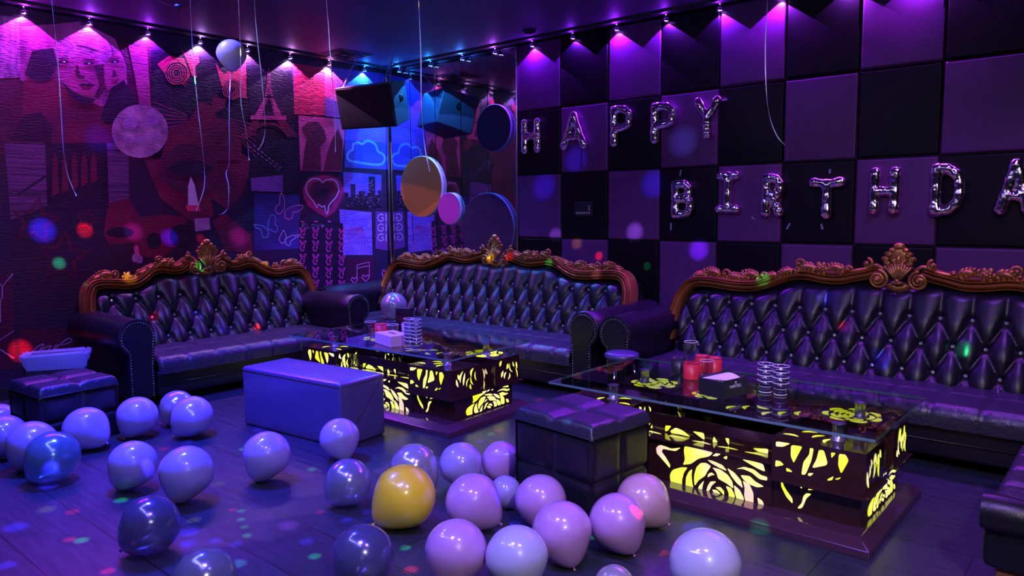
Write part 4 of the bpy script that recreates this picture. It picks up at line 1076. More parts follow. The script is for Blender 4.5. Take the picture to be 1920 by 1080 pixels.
# ------------------------------------------------------------------ hanging speaker
t = empty('loudspeaker', (-6.0, 4.93, 2.44), math.radians(18), 'black loudspeaker hanging on chains in the room corner', 'loudspeaker')
tilt = Matrix.Rotation(math.radians(14), 4, 'X')
b = MB(); fr = [(-.325, -.2, -.205), (.325, -.2, -.205), (.325, -.2, .205), (-.325, -.2, .205)]; bk = [(-.25, .2, -.18), (.25, .2, -.18), (.25, .2, .205), (-.25, .2, .205)]
b.add(fr+bk, [(0, 1, 2, 3), (7, 6, 5, 4), (1, 5, 6, 2), (4, 0, 3, 7), (3, 2, 6, 7), (4, 5, 1, 0)], 0, tilt); b.build('cabinet', M['blackpl'], t, smooth=False, bevel=.012)
M['grille'] = mat('speaker_grille', (.012, .012, .014), .75, bump=(300, .6, .003))
b = MB(); b.rbox((-.31, -.212, -.19), (.31, -.198, .19), .006, 2, 0, tilt); b.build('grille', M['grille'], t)
b = MB(); sideT = tilt @ Matrix.Translation((.292, 0, .05)) @ Matrix.Rotation(math.radians(-10.6), 4, 'Z') @ Matrix.Rotation(PI/2, 4, 'Y')
b.lathe([(.038, -.002), (.038, .006), (.03, .008), (.026, .003), (0, .003)], 20, 0, sideT); b.box((-.026, -.005, .003), (.026, .005, .01), 0, sideT); b.build('handle_cup', M['black'], t)
def chain(b, p0, p1, r=.012):
    p0, p1 = Vector(p0), Vector(p1); n = max(2, int((p1-p0).length/.028)); d = (p1-p0)/n; z = d.normalized(); x = z.orthogonal().normalized(); y = z.cross(x)
    for k in range(n):
        c = p0+d*(k+.5); u = x if k % 2 else y
        b.tube([c+u*r*math.cos(a)*.7+z*(.02*math.sin(a)) for a in [2*PI*i/10 for i in range(11)]], .0028, 5, cap=False)
for (x, y, xt, yt) in ((-.27, -.13, -.23, 0), (.27, -.13, .20, .0), (.0, .19, .0, .30)):
    b = MB(); s = tilt @ Vector((x, y, .205)); chain(b, s, (xt, yt, ZC-2.44)); b.ell((xt, yt, ZC-2.44-.006), (.02, .02, .006)); b.build('hanging_chain', M['steel'], t)
# ------------------------------------------------------------------ padded discs on the mirror
def disc(px, py, rad, col, edge, label):
    c = pY(px, py, YB-.03); t = empty('wall_disc', (c.x, YB-.0125, c.z), 0, label, 'disc', 'padded discs on the mirrored wall')
    T_ = Matrix.Rotation(PI/2, 4, 'X'); m = mat('disc_fabric', col, .6, bump=(80, .1, .002)); m2 = mat('disc_edge', edge, .45)
    b = MB(); b.lathe([(0, .036), (rad*.5, .036), (rad-.006, .0355), (rad-.002, .034)], 64, 0, T_, False); b.build('disc_face', m, t, smooth=False)
    b = MB(); b.lathe([(rad-.002, .034), (rad, .031), (rad, 0), (0, 0)], 64, 0, T_, False); b.build('disc_edge', m2, t)
disc(791, 350, .318, (.8, .22, .02), (.8, .78, .85), 'large mustard padded disc on the mirrored wall')
disc(844, 391, .162, (.85, .05, .42), (.8, .7, .85), 'small magenta padded disc touching the mustard one')
disc(927, 240, .222, (.008, .008, .07), (.25, .2, .6), 'navy padded disc high on the mirrored wall')
disc(915, 428, .345, (.045, .008, .05), (.25, .25, .7), 'large dark purple padded disc partly behind the sofa crest')
# ------------------------------------------------------------------ ceiling and wall fittings
c = pZ(640, 107, ZC)
t = empty('ceiling_vent', (-6.08, 4.62, ZC), 0, 'square slatted air vent in the ceiling near the corner', 'vent')
b = MB(); 
for a in range(3):
    r = .17-.05*a
    for s in ((-r, -r, r, -r+.012), (-r, r-.012, r, r), (-r, -r, -r+.012, r), (r-.012, -r, r, r)): b.box((s[0], s[1], -.014-.002*a), (s[2], s[3], -.001))
b.build('grille', M['ceil_dark'], t, smooth=False)
b = MB(); b.box((-.2, -.2, -.006), (.2, .2, -.0005)); b.build('frame', M['ceil'], t, smooth=False, bevel=.002)
c = pZ(992, 57, ZC); t = empty('smoke_detector', (c.x, c.y, ZC), 0, 'small round smoke detector on the ceiling above the checkered wall', 'detector')
b = MB(); b.lathe([(0, -.03), (.03, -.03), (.036, -.02), (.055, -.016), (.058, -.0005), (0, -.0005)], 24); b.build('housing', M['ceil_dark'], t)
b = MB(); b.lathe([(0, -.036), (.012, -.034), (.014, -.029), (0, -.029)], 12); b.build('sensor_cap', M['steel'], t)
a_ = pY(1078, 379, YB-.02); b_ = pY(1112, 405, YB-.02)
t = empty('control_panel', ((a_.x+b_.x)/2, YB-.0205, (a_.z+b_.z)/2), 0, 'small black wall control panel with rows of faint keys', 'control panel')
b = MB(); b.rbox((-.095, -.012, -.062), (.095, 0, .062), .004, 1); b.build('panel_body', M['blackcup'], t, smooth=False)
M['key'] = mat('grey_key', (.35, .33, .4), .4)
for k in range(6):
    b = MB(); b.box((-.075+k*.026, -.0145, -.042), (-.057+k*.026, -.0122, -.026)); b.build('key', M['key'], t, smooth=False)
for k in range(2):
    b = MB(); b.box((.055, -.0145, -.012+k*.026), (.073, -.0122, .004+k*.026)); b.build('key', M['key'], t, smooth=False)
# ------------------------------------------------------------------ foil letter balloons
M['foil'] = mat('rose_foil', (.97, .78, .88), .15, 1.0, bump=(12, .12, .008))
GL = {'H': [[(0, 0), (0, 1)], [(1, 0), (1, 1)], [(0, .5), (1, .5)]],
      'A': [[(0, 0), (.5, 1)], [(.5, 1), (1, 0)], [(.24, .3), (.78, .3)]],
      'P': [[(.05, 0), (.05, 1)], [(.05, 1), (.6, 1), (.95, .86), (.98, .68), (.8, .48), (.1, .44)]],
      'Y': [[(0, 1), (.48, .58), (.98, 1)], [(.48, .58), (.48, 0)]],
      'B': [[(.05, 0), (.05, 1)], [(.05, 1), (.6, 1), (.88, .85), (.84, .64), (.5, .54), (.1, .52)], [(.5, .54), (.95, .44), (1, .2), (.75, .02), (.05, 0)]],
      'I': [[(.5, 0), (.5, 1)], [(.05, 1), (.95, 1)], [(0, 0), (1, 0)]],
      'R': [[(.08, 0), (.08, 1)], [(.08, 1), (.6, 1), (.92, .86), (.92, .66), (.7, .5), (.1, .48)], [(.5, .48), (.95, 0)]],
      'T': [[(0, .95), (.5, .9), (1, .95)], [(.5, .9), (.5, 0)]],
      'D': [[(.02, 0), (.02, 1)], [(.02, 1), (.5, .98), (.9, .8), (1, .5), (.9, .2), (.5, .02), (.02, 0)]]}
LB = [('H', 977, 1013, 222, 288, 0, 'letter H balloon at the start of the upper row, next to the mirrored wall'),
      ('A', 1050, 1101, 208, 281, 0, 'letter A balloon, second in the upper row'),
      ('P', 1142, 1187, 196, 275, 0, 'first letter P balloon, third in the upper row'),
      ('P', 1217, 1269, 190, 269, 0, 'second letter P balloon, beside the Y'),
      ('Y', 1300, 1353, 180, 261, 0, 'letter Y balloon at the end of the upper row'),
      ('B', 1256, 1301, 336, 411, 0, 'letter B balloon at the start of the lower row'),
      ('I', 1340, 1387, 320, 401, 0, 'letter I balloon, second in the lower row'),
      ('R', 1424, 1472, 324, 408, 0, 'letter R balloon, third in the lower row'),
      ('T', 1515, 1585, 328, 412, 0, 'letter T balloon in the lower row'),
      ('H', 1628, 1689, 312, 404, 0, 'letter H balloon in the lower row'),
      ('D', 1741, 1812, 304, 407, 0, 'letter D balloon in the lower row'),
      ('A', 1864, 1944, 296, 404, 0, 'letter A balloon at the right picture edge')]
for ch, xa, xb, ya, yb_, rot, lab in LB:
    p0 = pY(xa, (ya+yb_)/2, YB-.06); p1 = pY(xb, (ya+yb_)/2, YB-.06); zt_ = pY((xa+xb)/2, ya, YB-.06).z; zb = pY((xa+xb)/2, yb_, YB-.06).z
    w = p1.x-p0.x; h = zt_-zb; rad = .038 if ch not in 'I' else .036; iw = w-2*rad; ih = h-2*rad
    b = MB(); rn = random.Random(ord(ch)+xa)
    for s in GL[ch]:
        pts = [Vector((-iw/2+u*iw, 0, -ih/2+v*ih)) for u, v in s]
        pts = smoothpath(pts, 6) if len(pts) > 2 else [pts[0].lerp(pts[1], k/12) for k in range(13)]
        n = len(pts); rr = [rad*(1.0+.07*math.sin(k*1.3+xa)-.10*(0 < k < n-1)*math.exp(-((k/(n-1)-.5)/.3)**2)) for k in range(n)]
        b.tube(pts, rr, 12)
        for e in (pts[0], pts[-1]): b.ell(e, (rad*1.04, rad*.9, rad*1.04), None, 12, 8)
    o = b.build('letter_balloon', M['foil'], None); o.location = ((p0.x+p1.x)/2, YB-.021-rad*.85, (zt_+zb)/2); o.scale = (1, .85, 1)
    md = o.modifiers.new('merge', 'REMESH'); md.mode = 'VOXEL'; md.voxel_size = .006; md.use_smooth_shade = True
    md = o.modifiers.new('soften', 'SMOOTH'); md.factor = .6; md.iterations = 5
    # crinkles along the welded seam
    tx = bpy.data.textures.new('crinkle', 'CLOUDS'); tx.noise_scale = .018; tx.noise_depth = 1
    md = o.modifiers.new('crinkle', 'DISPLACE'); md.texture = tx; md.strength = .0035; md.mid_level = .5
    tag(o, 'pink foil '+lab.replace('next to the mirrored wall', 'beside the mirrors'), 'balloon', 'foil letter balloons on the checkered wall')
M['tape'] = mat('clear_tape', (.55, .5, .7), .2, alpha=.5)
for (x, y, w, h, r, lab) in ((1357, 187, .05, .014, -.1, 'strip of clear tape at the right arm of the letter Y'), (1276, 324, .012, .05, .25, 'strip of clear tape above the letter B'), (1258, 425, .012, .06, 0, 'strip of clear tape below the letter B'),
        (1412, 409, .03, .012, .5, 'strip of clear tape at the left foot of the letter R'), (1478, 424, .012, .05, .5, 'strip of clear tape at the right foot of the letter R'), (1556, 321, .014, .03, 0, 'strip of clear tape above the letter T'), (1541, 425, .014, .04, -.3, 'strip of clear tape below the letter T')):
    c = pY(x, y, YB-.022); b = MB(); b.box((-w/2, -.0006, -h/2), (w/2, .0, h/2)); o = b.build('tape_strip', M['tape'], None, smooth=False, loc=(c.x, YB-.0215, c.z)); o.rotation_euler = (0, r, 0)
    tag(o, lab, 'tape', 'tape holding the letter balloons')
# ------------------------------------------------------------------ balloons
def latex(name, col, rough=.32, **k):
    m = mat(name, col, rough, coat=1.0, sss=.5, **k); m.node_tree.nodes['Principled BSDF'].inputs['Coat Roughness'].default_value = .025; return m
BM = {'lilac': latex('lilac_latex', (.36, .31, .64)), 'pink': latex('pink_latex', (.50, .28, .58)), 'white': latex('white_latex', (.45, .46, .66)),
      'yellow': latex('yellow_latex', (.85, .70, .03)), 'pearlwhite': latex('pale_latex', (.85, .7, .8)), 'peach': latex('peach_latex', (.58, .36, .44))}
def pearl(name, col, a):
    m = mat(name, col, .2, .45, alpha=a, coat=1.0); m.node_tree.nodes['Principled BSDF'].inputs['Coat Roughness'].default_value = .025; return m
BM['bluepearl'] = pearl('blue_clear_pearl', (.16, .34, .5), .7); BM['silver'] = pearl('silver_pearl', (.45, .45, .55), .92); BM['navy'] = pearl('navy_pearl', (.13, .13, .34), .8); BM['greypearl'] = pearl('grey_clear_pearl', (.28, .3, .52), .8)
BMESH = {}
def balloon_mesh():
    b = MB(); pr = []
    # unit teardrop, knot at -z
    for k in range(29):
        t = k/28; a = PI*t; z = math.cos(a); r = math.sin(a)
        if z < 0: r *= (1-.24*(-z)**1.5); z = z*(1+.17*(-z)**2)
        pr.append((max(r, .0001), z))
    pr.reverse(); b.lathe(pr, 40, cap=False)
    me = b.build('tmp', BM['lilac']); m = me.data; bpy.data.objects.remove(me); return m
def knot_mesh():
    b = MB(); b.lathe([(.0, -1.13), (.02, -1.145), (.045, -1.17), (.03, -1.20), (.034, -1.22), (.07, -1.255), (.06, -1.262), (.0, -1.235)], 12, cap=False)
    me = b.build('tmp', BM['lilac']); m = me.data; bpy.data.objects.remove(me); return m
BME, KME = balloon_mesh(), knot_mesh()
def balloon(center, r, kdir, m, label, cat='balloon', group=None, el=1.0):
    t = bpy.data.objects.new('balloon', None); COL.objects.link(t); t.empty_display_size = .05
    t.location = center
    z = (-Vector(kdir)).normalized(); t.rotation_euler = z.to_track_quat('Z', 'Y').to_euler()
    for nm, me in (('balloon_skin', BME), ('knot', KME)):
        key = (nm, m)
        if key not in BMESH: q = me.copy(); q.materials.clear(); q.materials.append(BM[m]); q.name = nm; BMESH[key] = q
        o = bpy.data.objects.new(nm, BMESH[key]); COL.objects.link(o); o.parent = t
    t.scale = (r, r, r*el)
    tag(t, label, cat, group); return t
FB = [ # px, py, pixel half width, half height, knot offset on screen (dx, dy), material, label
 (0, 785, 28, 28, (-1, .3), 'lilac', 'lilac balloon cut by the left picture edge, behind another one'),
 (8, 820, 40, 39, (-.6, 1), 'lilac', 'lilac balloon cut by the left picture edge, nearer the camera'),
 (60, 838, 44, 45, (-.5, 1), 'lilac', 'lilac balloon behind the clear blue one at the far left'),
 (98, 857, 50, 46, (-.9, 1), 'bluepearl', 'see-through pearly blue balloon at the far left'),
 (162, 803, 45, 37, (1, .6), 'lilac', 'lilac balloon lying on its side before the low black cube stool'),
 (257, 784, 36, 38, (-.5, 1), 'lilac', 'lilac balloon below the left arm of the short sofa'),
 (332, 766, 31, 33, (-.6, 1), 'silver', 'silver metallic balloon peeking from behind a lilac one near the short sofa'),
 (360, 781, 38, 39, (-.9, 1), 'lilac', 'lilac balloon in front of the silver metallic one'),
 (249, 874, 44, 45, (-.6, 1), 'lilac', 'lilac balloon with pinkish knot left of a rounder lilac one on open floor'),
 (350, 892, 49, 50, (-.3, 1), 'lilac', 'large lilac balloon above the dark blue one on open floor'),
 (280, 984, 55, 54, (-1, .9), 'navy', 'dark see-through blue balloon on open floor at the left'),
 (384, 1098, 59, 58, (0, 1), 'greypearl', 'greyish balloon cut by the bottom edge left of centre'),
 (637, 826, 37, 37.5, (.3, .9), 'lilac', 'small round lilac balloon leaning near the violet bench'),
 (500, 858, 42, 46.5, (-.4, 1), 'lilac', 'lilac balloon standing alone left of the violet bench corner'),
 (652, 904, 45, 44, (-1, .9), 'greypearl', 'pearly blue grey balloon left of the yellow one'),
 (777, 878, 46, 46, (.9, .9), 'silver', 'silver purple metallic balloon behind the yellow one'),
 (757, 930, 60, 60, (-.9, .8), 'yellow', 'yellow balloon, the only one of its colour'),
 (866, 873, 41, 41, (.5, .8), 'lilac', 'lilac balloon right behind the yellow one'),
 (940, 866, 38, 39, (.1, -.1), 'pink', 'pink violet balloon partly hidden by the cube stool'),
 (888, 940, 54, 52, (1, .75), 'pink', 'pink violet balloon with red and blue light spots beside the yellow one'),
 (948, 924, 28, 31, (.5, .9), 'lilac', 'smallest balloon of the cluster, in front of the cube stool'),
 (1014, 948, 50, 47, (.1, 1), 'pink', 'dusky pink balloon in front of the cube stool'),
 (1054, 1003, 57, 57, (.2, .6), 'pink', 'rosy balloon in front of the dusky one, right of centre'),
 (1158, 984, 51, 57, (.5, 1), 'pink', 'teardrop pink balloon with its knot pointing down'),
 (1206, 938, 51, 51, (1, .9), 'peach', 'peach balloon between cube stool and glowing table'),
 (857, 1042, 60, 59, (-.3, 1), 'pink', 'pink balloon cut by the bottom edge, left of a white one'),
 (967, 1057, 60, 59, (.2, 1), 'white', 'white balloon cut by the bottom edge in the middle of the cluster'),
 (680, 1049, 60, 59, (-.5, 1), 'navy', 'shiny dark blue metallic balloon at the bottom edge'),
 (1322, 1073, 69, 66, (.2, 1), 'white', 'white balloon at the bottom edge in front of the glowing table'),
 (1152, 1106, 40, 37, (.3, 1), 'silver', 'silver balloon barely rising above the bottom edge')]
placed = []
for i, (x, y, hw, hh, kd, m, lab) in enumerate(FB):
    d = ray(x, y); R = (hw+hh)/2; k = R/F; tt = HC/(k-d.z); r = k*tt; c = d*tt+Vector((0, 0, HC))
    placed.append([c, r, kd, m, lab])
# push touching balloons apart a little along the floor
for it in range(60):
    for i in range(len(placed)):
        for j in range(i):
            a, b_ = placed[i], placed[j]; dv = a[0]-b_[0]; dist = dv.length; need = (a[1]+b_[1])*1.01
            if dist < need:
                dv.z = 0; dv = dv.normalized()*(need-dist)*.25; a[0] += dv; b_[0] -= dv
for c, r, kd, m, lab in placed:
    dirv = RT*kd[0] - UP*kd[1]; dirv = dirv-FW*.15; dirv.normalize()
    # the teardrop must stay above the floor: lift by its lowest point
    z = -dirv; low = 1e9
    for k in range(40):
        t_ = k/39; a = PI*t_; zz = math.cos(a); rr = math.sin(a)
        if zz < 0: rr *= (1-.24*(-zz)**1.5); zz *= (1+.17*(-zz)**2)
        low = min(low, z.z*zz-rr*math.sqrt(max(0, 1-z.z*z.z)))
    low = min(low, dirv.z*1.25) if False else low
    c2 = Vector((c.x, c.y, max(r*(-low), r*.5)+.002))
    if dirv.z < -.93: c2.z = r*1.2
    balloon(c2, r, dirv, m, lab, group='loose balloons on the floor')
c = pY(738, 570, 4.62); balloon((c.x, 4.62, .35+.128), .128, (.2, -.3, -1), 'silver', 'silver balloon resting on the sofa seat behind the cups', group='balloons on the seats')
# floating balloons with ribbons
M['ribbon'] = mat('curling_ribbon', (.72, .66, .85), .25, .3)
def ribbon(pts, w, label, parent=None):
    b = MB(); pts = smoothpath([Vector(p) for p in pts], 5); vs = []
    for i, p in enumerate(pts):
        a = i*.22; s = Vector((math.cos(a)*.8, math.sin(a)*.8, 0)); wi = w*(1 if i < len(pts)-3 else .6)
        nn = Vector((-s.y, s.x, 0))*.0004; vs += [p-s*wi/2-nn, p+s*wi/2-nn, p+s*wi/2+nn, p-s*wi/2+nn]
    fs = []
    for i in range(len(pts)-1):
        for j in range(4): fs.append((i*4+j, i*4+(j+1) % 4, i*4+4+(j+1) % 4, i*4+4+j))
    fs += [(0, 1, 2, 3), tuple(4*(len(pts)-1)+q for q in (3, 2, 1, 0))]
    b.add(vs, fs); o = b.build('ribbon', M['ribbon'], parent)
    if parent is None: tag(o, label, 'ribbon', 'ribbons hanging from ceiling balloons')
    return o
def onp(x, y, d): return Vector((0, 0, HC)) + ray(x, y)*d       # point d metres deep along the view axis
def hang(px, depth, label, kind='lilac', top=True, r=.125):
    P = [onp(x, y, depth) for x, y in px]
    t0 = P[0]; topc = Vector((t0.x, t0.y, ZC-r-.003))
    bal = balloon(topc, r, (0, 0, -1), kind, 'balloon under the ceiling, holding '+label.replace('the ribbon in', 'the one in'), group='balloons under the ceiling')
    bal.scale.z = r*.98
    P = [Vector((t0.x, t0.y, ZC-2.2*r))] + ([Vector((t0.x, t0.y, (t0.z+ZC-2.2*r)/2))] if ZC-2.2*r-t0.z > .15 else []) + P
    o = ribbon(P, .006, label); tag(o, label, 'ribbon', 'ribbons hanging from ceiling balloons')
hang([(97, 0), (107, 100), (113, 180), (118, 270), (126, 325), (143, 367)], 3.4, 'the leftmost ribbon, ending above the star outlines')
hang([(357, 6), (362, 110), (370, 190), (381, 290), (383, 350), (368, 395)], 3.6, 'the ribbon in front of the cat picture')
hang([(447, 0), (451, 100), (452, 190), (462, 250), (467, 300)], 3.5, 'the thin ribbon right of the white floating balloon')
hang([(477, 0), (481, 60), (491, 150), (497, 230), (494, 262), (484, 282)], 3.3, 'the ribbon in front of the iron tower picture')
hang([(612, 0), (616, 50), (620, 110), (627, 200), (629, 285)], 3.3, 'the ribbon left of the hanging loudspeaker')
hang([(785, 0), (789, 100), (790, 180), (793, 240), (797, 280), (806, 322)], 3.2, 'the ribbon ending at the mustard disc')
hang([(1439, 0), (1435, 80), (1437, 170), (1444, 222), (1457, 255), (1472, 272)], 3.3, 'the ribbon in front of the checkered wall', 'white')
c = onp(434, 102, 4.0); r = .078
bal = balloon(c, r, (0, 0, -1), 'pearlwhite', 'small white balloon floating in front of the spotlights and cat picture', group=None)
q = [(432, 134), (430, 200), (430, 300), (424, 325), (429, 350), (428, 385), (421, 398), (410, 403)]
o = ribbon([onp(x, y, 4.0) for x, y in q], .005, 'pale ribbon dangling from the small white floating balloon'); tag(o, 'pale ribbon dangling from the small white floating balloon', 'ribbon')
# big clear bubble balloon at the ceiling
M['bubble'] = thin_glass('clear_bubble', (.93, .9, .97), .05, 1.25)
c = onp(330, -46, 4.05); c.z = ZC-.205
t = empty('bubble_balloon', c, 0, 'big clear bubble balloon touching the ceiling at the top edge', 'balloon')
b = MB(); b.ell((0, 0, 0), (.205, .205, .2), None, 40, 24); b.build('clear_skin', M['bubble'], t)
b = MB(); b.ell((.0, 0, -.2), (.02, .02, .012)); b.tube([(.0, 0, -.2), (.0, 0, -.225)], [.012, .004], 8); b.build('knot', M['blackcup'], t)
# ------------------------------------------------------------------ lights
def light(name, kind, loc, energy, color, **k):
    l = bpy.data.lights.new(name, kind); l.energy = energy; l.color = color
    for a, v in k.items(): setattr(l, a, v)
    o = bpy.data.objects.new(name, l); COL.objects.link(o); o.location = loc; return o
def aim(o, target): o.rotation_euler = (Vector(target)-o.location).to_track_quat('-Z', 'Y').to_euler()
M['bulb'] = {}
def bulbmat(c, s):
    k = tuple(round(q, 2) for q in c)
    if k not in M['bulb']: M['bulb'][k] = mat('lamp_lens', (.8, .8, .8), .3, emit=(c, s))
    return M['bulb'][k]
SPOT_E = 1.0
protoL = None
def wall_spot(x, y, z, nx, ny, col, lens, energy, label):
    # nx, ny point from the wall into the room
    t = empty('wall_spotlight', (x, y, z), math.atan2(ny, nx)+PI/2, label, 'spotlight', 'spotlights along the top of the walls')
    b = MB(); b.lathe([(.03, .04), (.03, .034), (.012, .03), (.012, .012), (.0, .012)], 16, cap=True); b.build('ceiling_mount', M['chrome'], t)
    b = MB(); b.lathe([(.0, .014), (.018, .014), (.027, .0), (.03, -.018), (.0275, -.018), (.024, -.003), (0, -.003)], 18, cap=False); b.build('lamp_head', M['chrome'], t)
    b = MB(); b.lathe([(0, -.014), (.012, -.013), (.02, -.008), (.02, -.004), (0, -.004)], 14, cap=False); b.build('lens', bulbmat(lens, 9), t)
    lo = light('spot_beam', 'SPOT', (x-nx*.006, y-ny*.006, z-.02), energy, col, spot_size=math.radians(110), spot_blend=.015, shadow_soft_size=.004)
    lo2 = light('ceiling_glow', 'SPOT', (x+nx*.03, y+ny*.03, z-.015), energy*.035, col, spot_size=math.radians(160), spot_blend=.6, shadow_soft_size=.01)
    lo2.rotation_euler = (PI-.35*ny, .35*nx, 0)
    return t
VW = (.62, .10, 1.0); 
LC = [((.55, .03, 1.0), (1, .6, 1), 1.5), ((.32, .04, 1.0), (.9, .8, 1), 1.4), ((.36, .03, 1.0), (.85, .7, 1), 1.2), ((.55, .25, .9), (1, 1, 1), .8), ((.55, .3, .9), (1, 1, 1), .7), ((.6, .25, .8), (1, 1, 1), 1.0), ((.7, .2, .7), (1, .95, 1), 1.1), ((.01, .2, 1.0), (.3, .8, 1), 1.9)]
for k, (col, lens, e) in enumerate(LC):
    y = 1.972+.447*k
    wall_spot(XL+.032, y, 2.855, 1, 0, col, lens, e*48*SPOT_E, 'small chrome spotlight above the mural, %s in the row counted from the left' % ordw[k])
wall_spot(XL+.032, 1.972-.447, 2.855, 1, 0, LC[0][0], LC[0][1], 50, 'small chrome spotlight above the mural, just beyond the left picture edge')
BX = [(-6.15, (.02, .25, 1), (.3, .8, 1), 1.5), (-5.67, (.02, .28, 1), (.4, .8, 1), 1.5), (-5.22, (.05, .22, 1), (.3, .7, 1), 1.5), (-4.79, (.45, .08, 1), (.8, .6, 1), 1.3), (-4.34, (.24, .012, 1), (.8, .5, 1), 1.5), (-3.89, (.22, .012, 1), (.7, .5, 1), .9),
      (-3.445, (.26, .012, 1), (.85, .5, 1), 1.6), (-2.99, (.25, .015, 1), (.8, .5, 1), 1.0), (-2.54, (.27, .015, 1), (.8, .5, 1), .9), (-2.09, (.34, .02, 1), (.9, .6, 1), 1.7), (-1.64, (.42, .05, .95), (.9, .6, 1), 1.0), (-1.19, (.42, .05, .95), (.9, .6, 1), 1.3), (-.74, (.3, .04, .9), (.8, .5, 1), .6), (-.29, (.3, .04, .9), (.8, .5, 1), .6)]
for k, (x, col, lens, e) in enumerate(BX):
    w = 'above the mirror strips' if k < 4 else 'above the checkered padding'
    wall_spot(x, YB-.047, 2.855, 0, -1, col, lens, e*48*SPOT_E, 'small chrome spotlight %s, %s from the room corner on the back wall' % (w, ordw[k]))
# ceiling-height lights with no seen fixture, added mostly as ambient fill
def area(name, loc, target, size, energy, col):
    o = light(name, 'AREA', loc, energy, col, shape='DISK', size=size); aim(o, target); o.data.spread = math.radians(88); return o
area('ceiling_fill', (-4.1, 1.75, 2.86), (-4.1, 2.0, 0), .4, 105, (.03, .035, 1.0))
area('ceiling_fill', (-1.7, 1.0, 2.85), (-2.1, 2.0, .0), .5, 26, (.20, .12, 1.0))
area('ceiling_fill', (-.6, 1.5, 2.85), (-1.2, 3.2, .0), .45, 22, (.42, .22, 1))
area('ceiling_fill', (-2.6, 3.6, 2.87), (-2.8, 4.3, .3), .3, 14, (.12, .06, 1.0))
area('ceiling_fill', (-.6, 4.0, 2.87), (-.8, 4.7, .3), .3, 9, (.32, .10, 1.0))
area('ceiling_fill', (-4.9, 3.9, 2.87), (-4.9, 4.5, .3), .3, 18, (.02, .15, 1.0))
area('ceiling_fill', (-4.6, 2.4, 2.87), (-6.4, 2.2, 1.4), .3, 3, (1, .08, .55))
area('white_lamp', (.9, .2, 2.85), (-1.0, 2.6, .2), .12, 16, (1, .9, .75))
# LED dot strip on the ceiling behind the picture, seen as dotted arcs in the balloons
t = empty('led_strip', (-2.6, .45, ZC), 0, 'dotted LED strip on the ceiling above the camera', 'light strip')
b = MB(); b.box((-1.5, -.012, -.008), (1.5, .012, -.001)); b.box((-1.51, 0, -.008), (-1.486, 1.4, -.001)); b.build('strip_base', M['ceil_dark'], t, smooth=False)
bm = MB(); bm.lathe([(0, -.02), (.013, -.018), (.016, -.009), (0, -.009)], 8, cap=False)
bulb = mat('led_dot', (.8, .8, .8), .3, emit=((.42, .4, 1), 380)); first = None
for k in range(32):
    if first is None: first = bm.build('led_dot', bulb, t, loc=(-1.45, 0, 0)); continue
    c = first.copy(); COL.objects.link(c); c.parent = t; c.location = (-1.45+2.9*k/31, 0, 0)
for k in range(15):
    c = first.copy(); COL.objects.link(c); c.parent = t; c.location = (-1.498, .1+1.2*k/14, 0)
# disco projector and its scattered coloured beams
DP = Vector((-1.9, 1.0, 2.72))
t = empty('disco_projector', DP, 0, 'small mirrored light projector on the ceiling above the camera side', 'projector')
b = MB(); b.ell((0, 0, .02), (.06, .06, .06), None, 18, 10); b.build('dome', M['crystal'], t, smooth=False)
b = MB(); b.lathe([(.075, ZC-DP.z-.001), (.075, ZC-DP.z-.05), (.06, .07), (.03, .06)], 20); b.build('housing', M['black'], t)
R_, G_, B_, Y_, V_ = (1, .02, .03), (.02, 1, .3), (.05, .03, 1), (.9, .8, .05), (.5, .1, 1)
C_ = (.1, .6, 1)
BEAMS = []
def spotZ(x, y, c, s=1, e=1, z=0): BEAMS.append((pZ(x, y, z), c, s, e))
def spotX(x, y, c, s=1, e=1, X=XL): BEAMS.append((pX(x, y, X), c, s, e))
def spotY(x, y, c, s=1, e=1, Y=YB-.02): BEAMS.append((pY(x, y, Y), c, s, e))
for x, y, c, s, e in ((135, 960, R_, .8, 1), (90, 912, B_, 1.2, 1.5), (30, 988, B_, 1.3, 1.5), (130, 1012, R_, .7, 1.2), (153, 1013, G_, .8, .8), (12, 1060, B_, 1, 1.2), (202, 1071, R_, .8, 1.2), (227, 938, G_, .8, .8), (88, 955, Y_, 1, .25), (308, 842, R_, .6, .8), (352, 829, B_, .8, 1), (456, 842, G_, .7, .7), (276, 913, B_, .8, .8),
        (355, 998, B_, 1.2, 1.2), (350, 1020, B_, 1.1, 1.2), (403, 1014, B_, .8, 1), (442, 1020, B_, .8, 1), (453, 958, G_, .5, .5), (452, 974, G_, .5, .5), (458, 988, G_, .5, .5), (436, 956, R_, .5, .7), (463, 1004, G_, .6, .6), (445, 1057, C_, 1.1, .5), (364, 975, Y_, .9, .2), (410, 907, Y_, .9, .2), (483, 806, B_, .8, 1.2),
        (575, 1015, B_, .9, 1), (590, 1043, G_, .8, .7), (770, 1068, R_, .9, 1), (760, 1027, G_, .7, .7), (650, 975, B_, .8, .8), (600, 960, R_, .6, .6), (935, 807, R_, .6, .8), (920, 814, G_, .6, .6), (899, 828, B_, .7, .8), (960, 984, B_, 1, 1), (1303, 988, B_, 1.4, .8), (1240, 1036, R_, .8, .9), (1112, 1007, G_, .7, .6), (1010, 750, R_, .7, .8), (585, 880, G_, .7, .5), (690, 960, B_, .8, .6), (540, 985, V_, 1.4, .5)):
    spotZ(x, y, c, s*.85, e*5)
for x, y, c, s, e in ((80, 432, B_, 1.5, 4), (159, 432, R_, .95, 3.5), (111, 494, G_, .75, 3), (318, 446, B_, 1.1, 3.5), (38, 658, R_, 1.2, 3), (376, 447, R_, .45, 1.6), (250, 435, V_, 1.2, .8), (448, 445, V_, 1.3, .8), (185, 260, B_, 1.8, .9)): spotX(x, y, c, s, e)
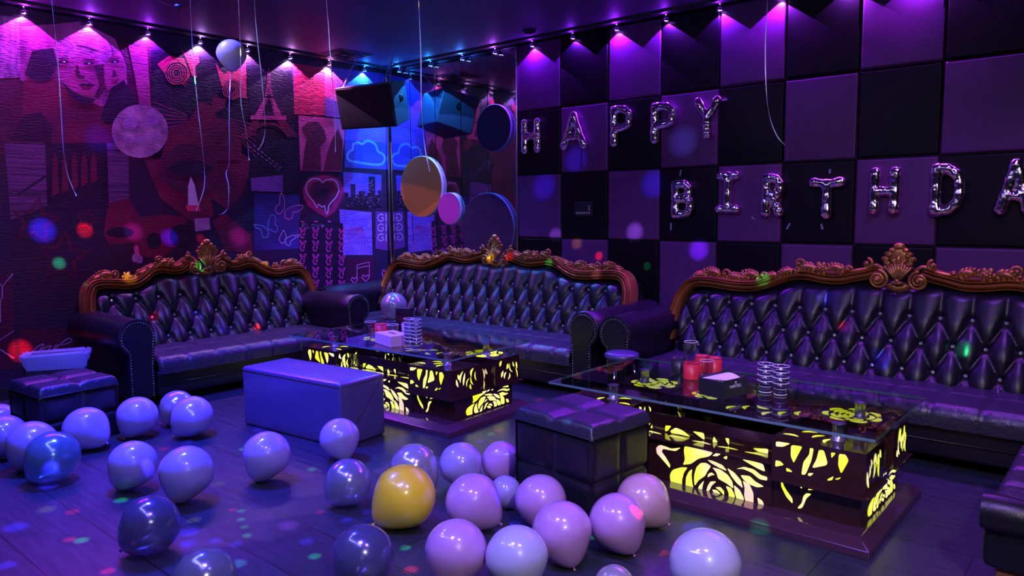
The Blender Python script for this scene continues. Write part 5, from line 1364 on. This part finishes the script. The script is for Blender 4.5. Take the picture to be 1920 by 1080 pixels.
for x, y, c, s, e in ((1310, 468, (.2, .03, 1), 1.4, 3), (1123, 480, R_, .6, 3), (1213, 499, G_, .5, 2.5), (1082, 455, Y_, .9, .7), (1190, 435, (.4, .3, 1), 1.3, 1.6), (1020, 350, B_, 1.9, 1.2), (1080, 300, B_, 1.9, 1), (1225, 345, B_, 1.9, 1.2), (1280, 265, (.15, .3, 1), 2.2, .5), (1041, 441, (.4, .3, 1), 1, 1.2)): spotY(x, y, c, s, e)
for x, y, c, s, e in ((1440, 535, G_, .9, 2), (920, 485, Y_, .7, 1.6), (955, 480, R_, .6, 2), (1028, 493, G_, .6, 2), (1118, 515, (.3, .2, 1), .8, 2), (1316, 511, R_, .5, 2)): spotY(x, y, c, s, e, 5.15)
for x, y, c, s, e in ((1570, 600, R_, .8, 2.5), (1795, 645, G_, .9, 2.5), (1650, 670, B_, 1.2, 3), (1530, 540, B_, 1, 3)): spotY(x, y, c, s, e, 4.85)
for x, y, c, s, e in ((290, 582, R_, .7, 2.5), (368, 585, B_, .9, 3), (425, 618, B_, .8, 3), (480, 612, R_, .4, 2.5)): spotX(x, y, c, s, e, -5.85)
for x, y, c, s, e in ((376, 500, G_, .7, 2.5), (243, 523, Y_, .9, 1.5), (500, 490, Y_, .8, 1)): spotX(x, y, c, s, e, -6.1)
spotZ(185, 731, B_, .9, 2.5, .34); spotZ(558, 686, R_, .4, 2, .385); spotZ(615, 689, B_, .5, 2, .385); spotZ(593, 703, C_, .5, 1.5, .385); spotZ(1070, 800, C_, .6, 1.2, .42)
spotZ(1413, 973, G_, .9, 1.5, .06)
for i, (p, c, s, e) in enumerate(BEAMS):
    d = (p-DP); dist = d.length
    lo = light('disco_beam', 'SPOT', DP+d.normalized()*.09, 150*e*(dist/3)**2*4, c, spot_size=math.radians(1.75*s*(1.15 if dist < 3.5 else 1.0)), spot_blend=1.0, shadow_soft_size=0.0)
    aim(lo, p)
sc.cycles.transparent_max_bounces = 48
w = bpy.data.worlds.new('world'); sc.world = w; w.use_nodes = True
w.node_tree.nodes['Background'].inputs['Color'].default_value = (.02, .01, .05, 1); w.node_tree.nodes['Background'].inputs['Strength'].default_value = .1
vs = sc.view_settings; vs.view_transform = 'Standard'; vs.look = 'None'; vs.exposure = 0; vs.gamma = 1
try: vs.use_curve_mapping = False
except Exception: pass
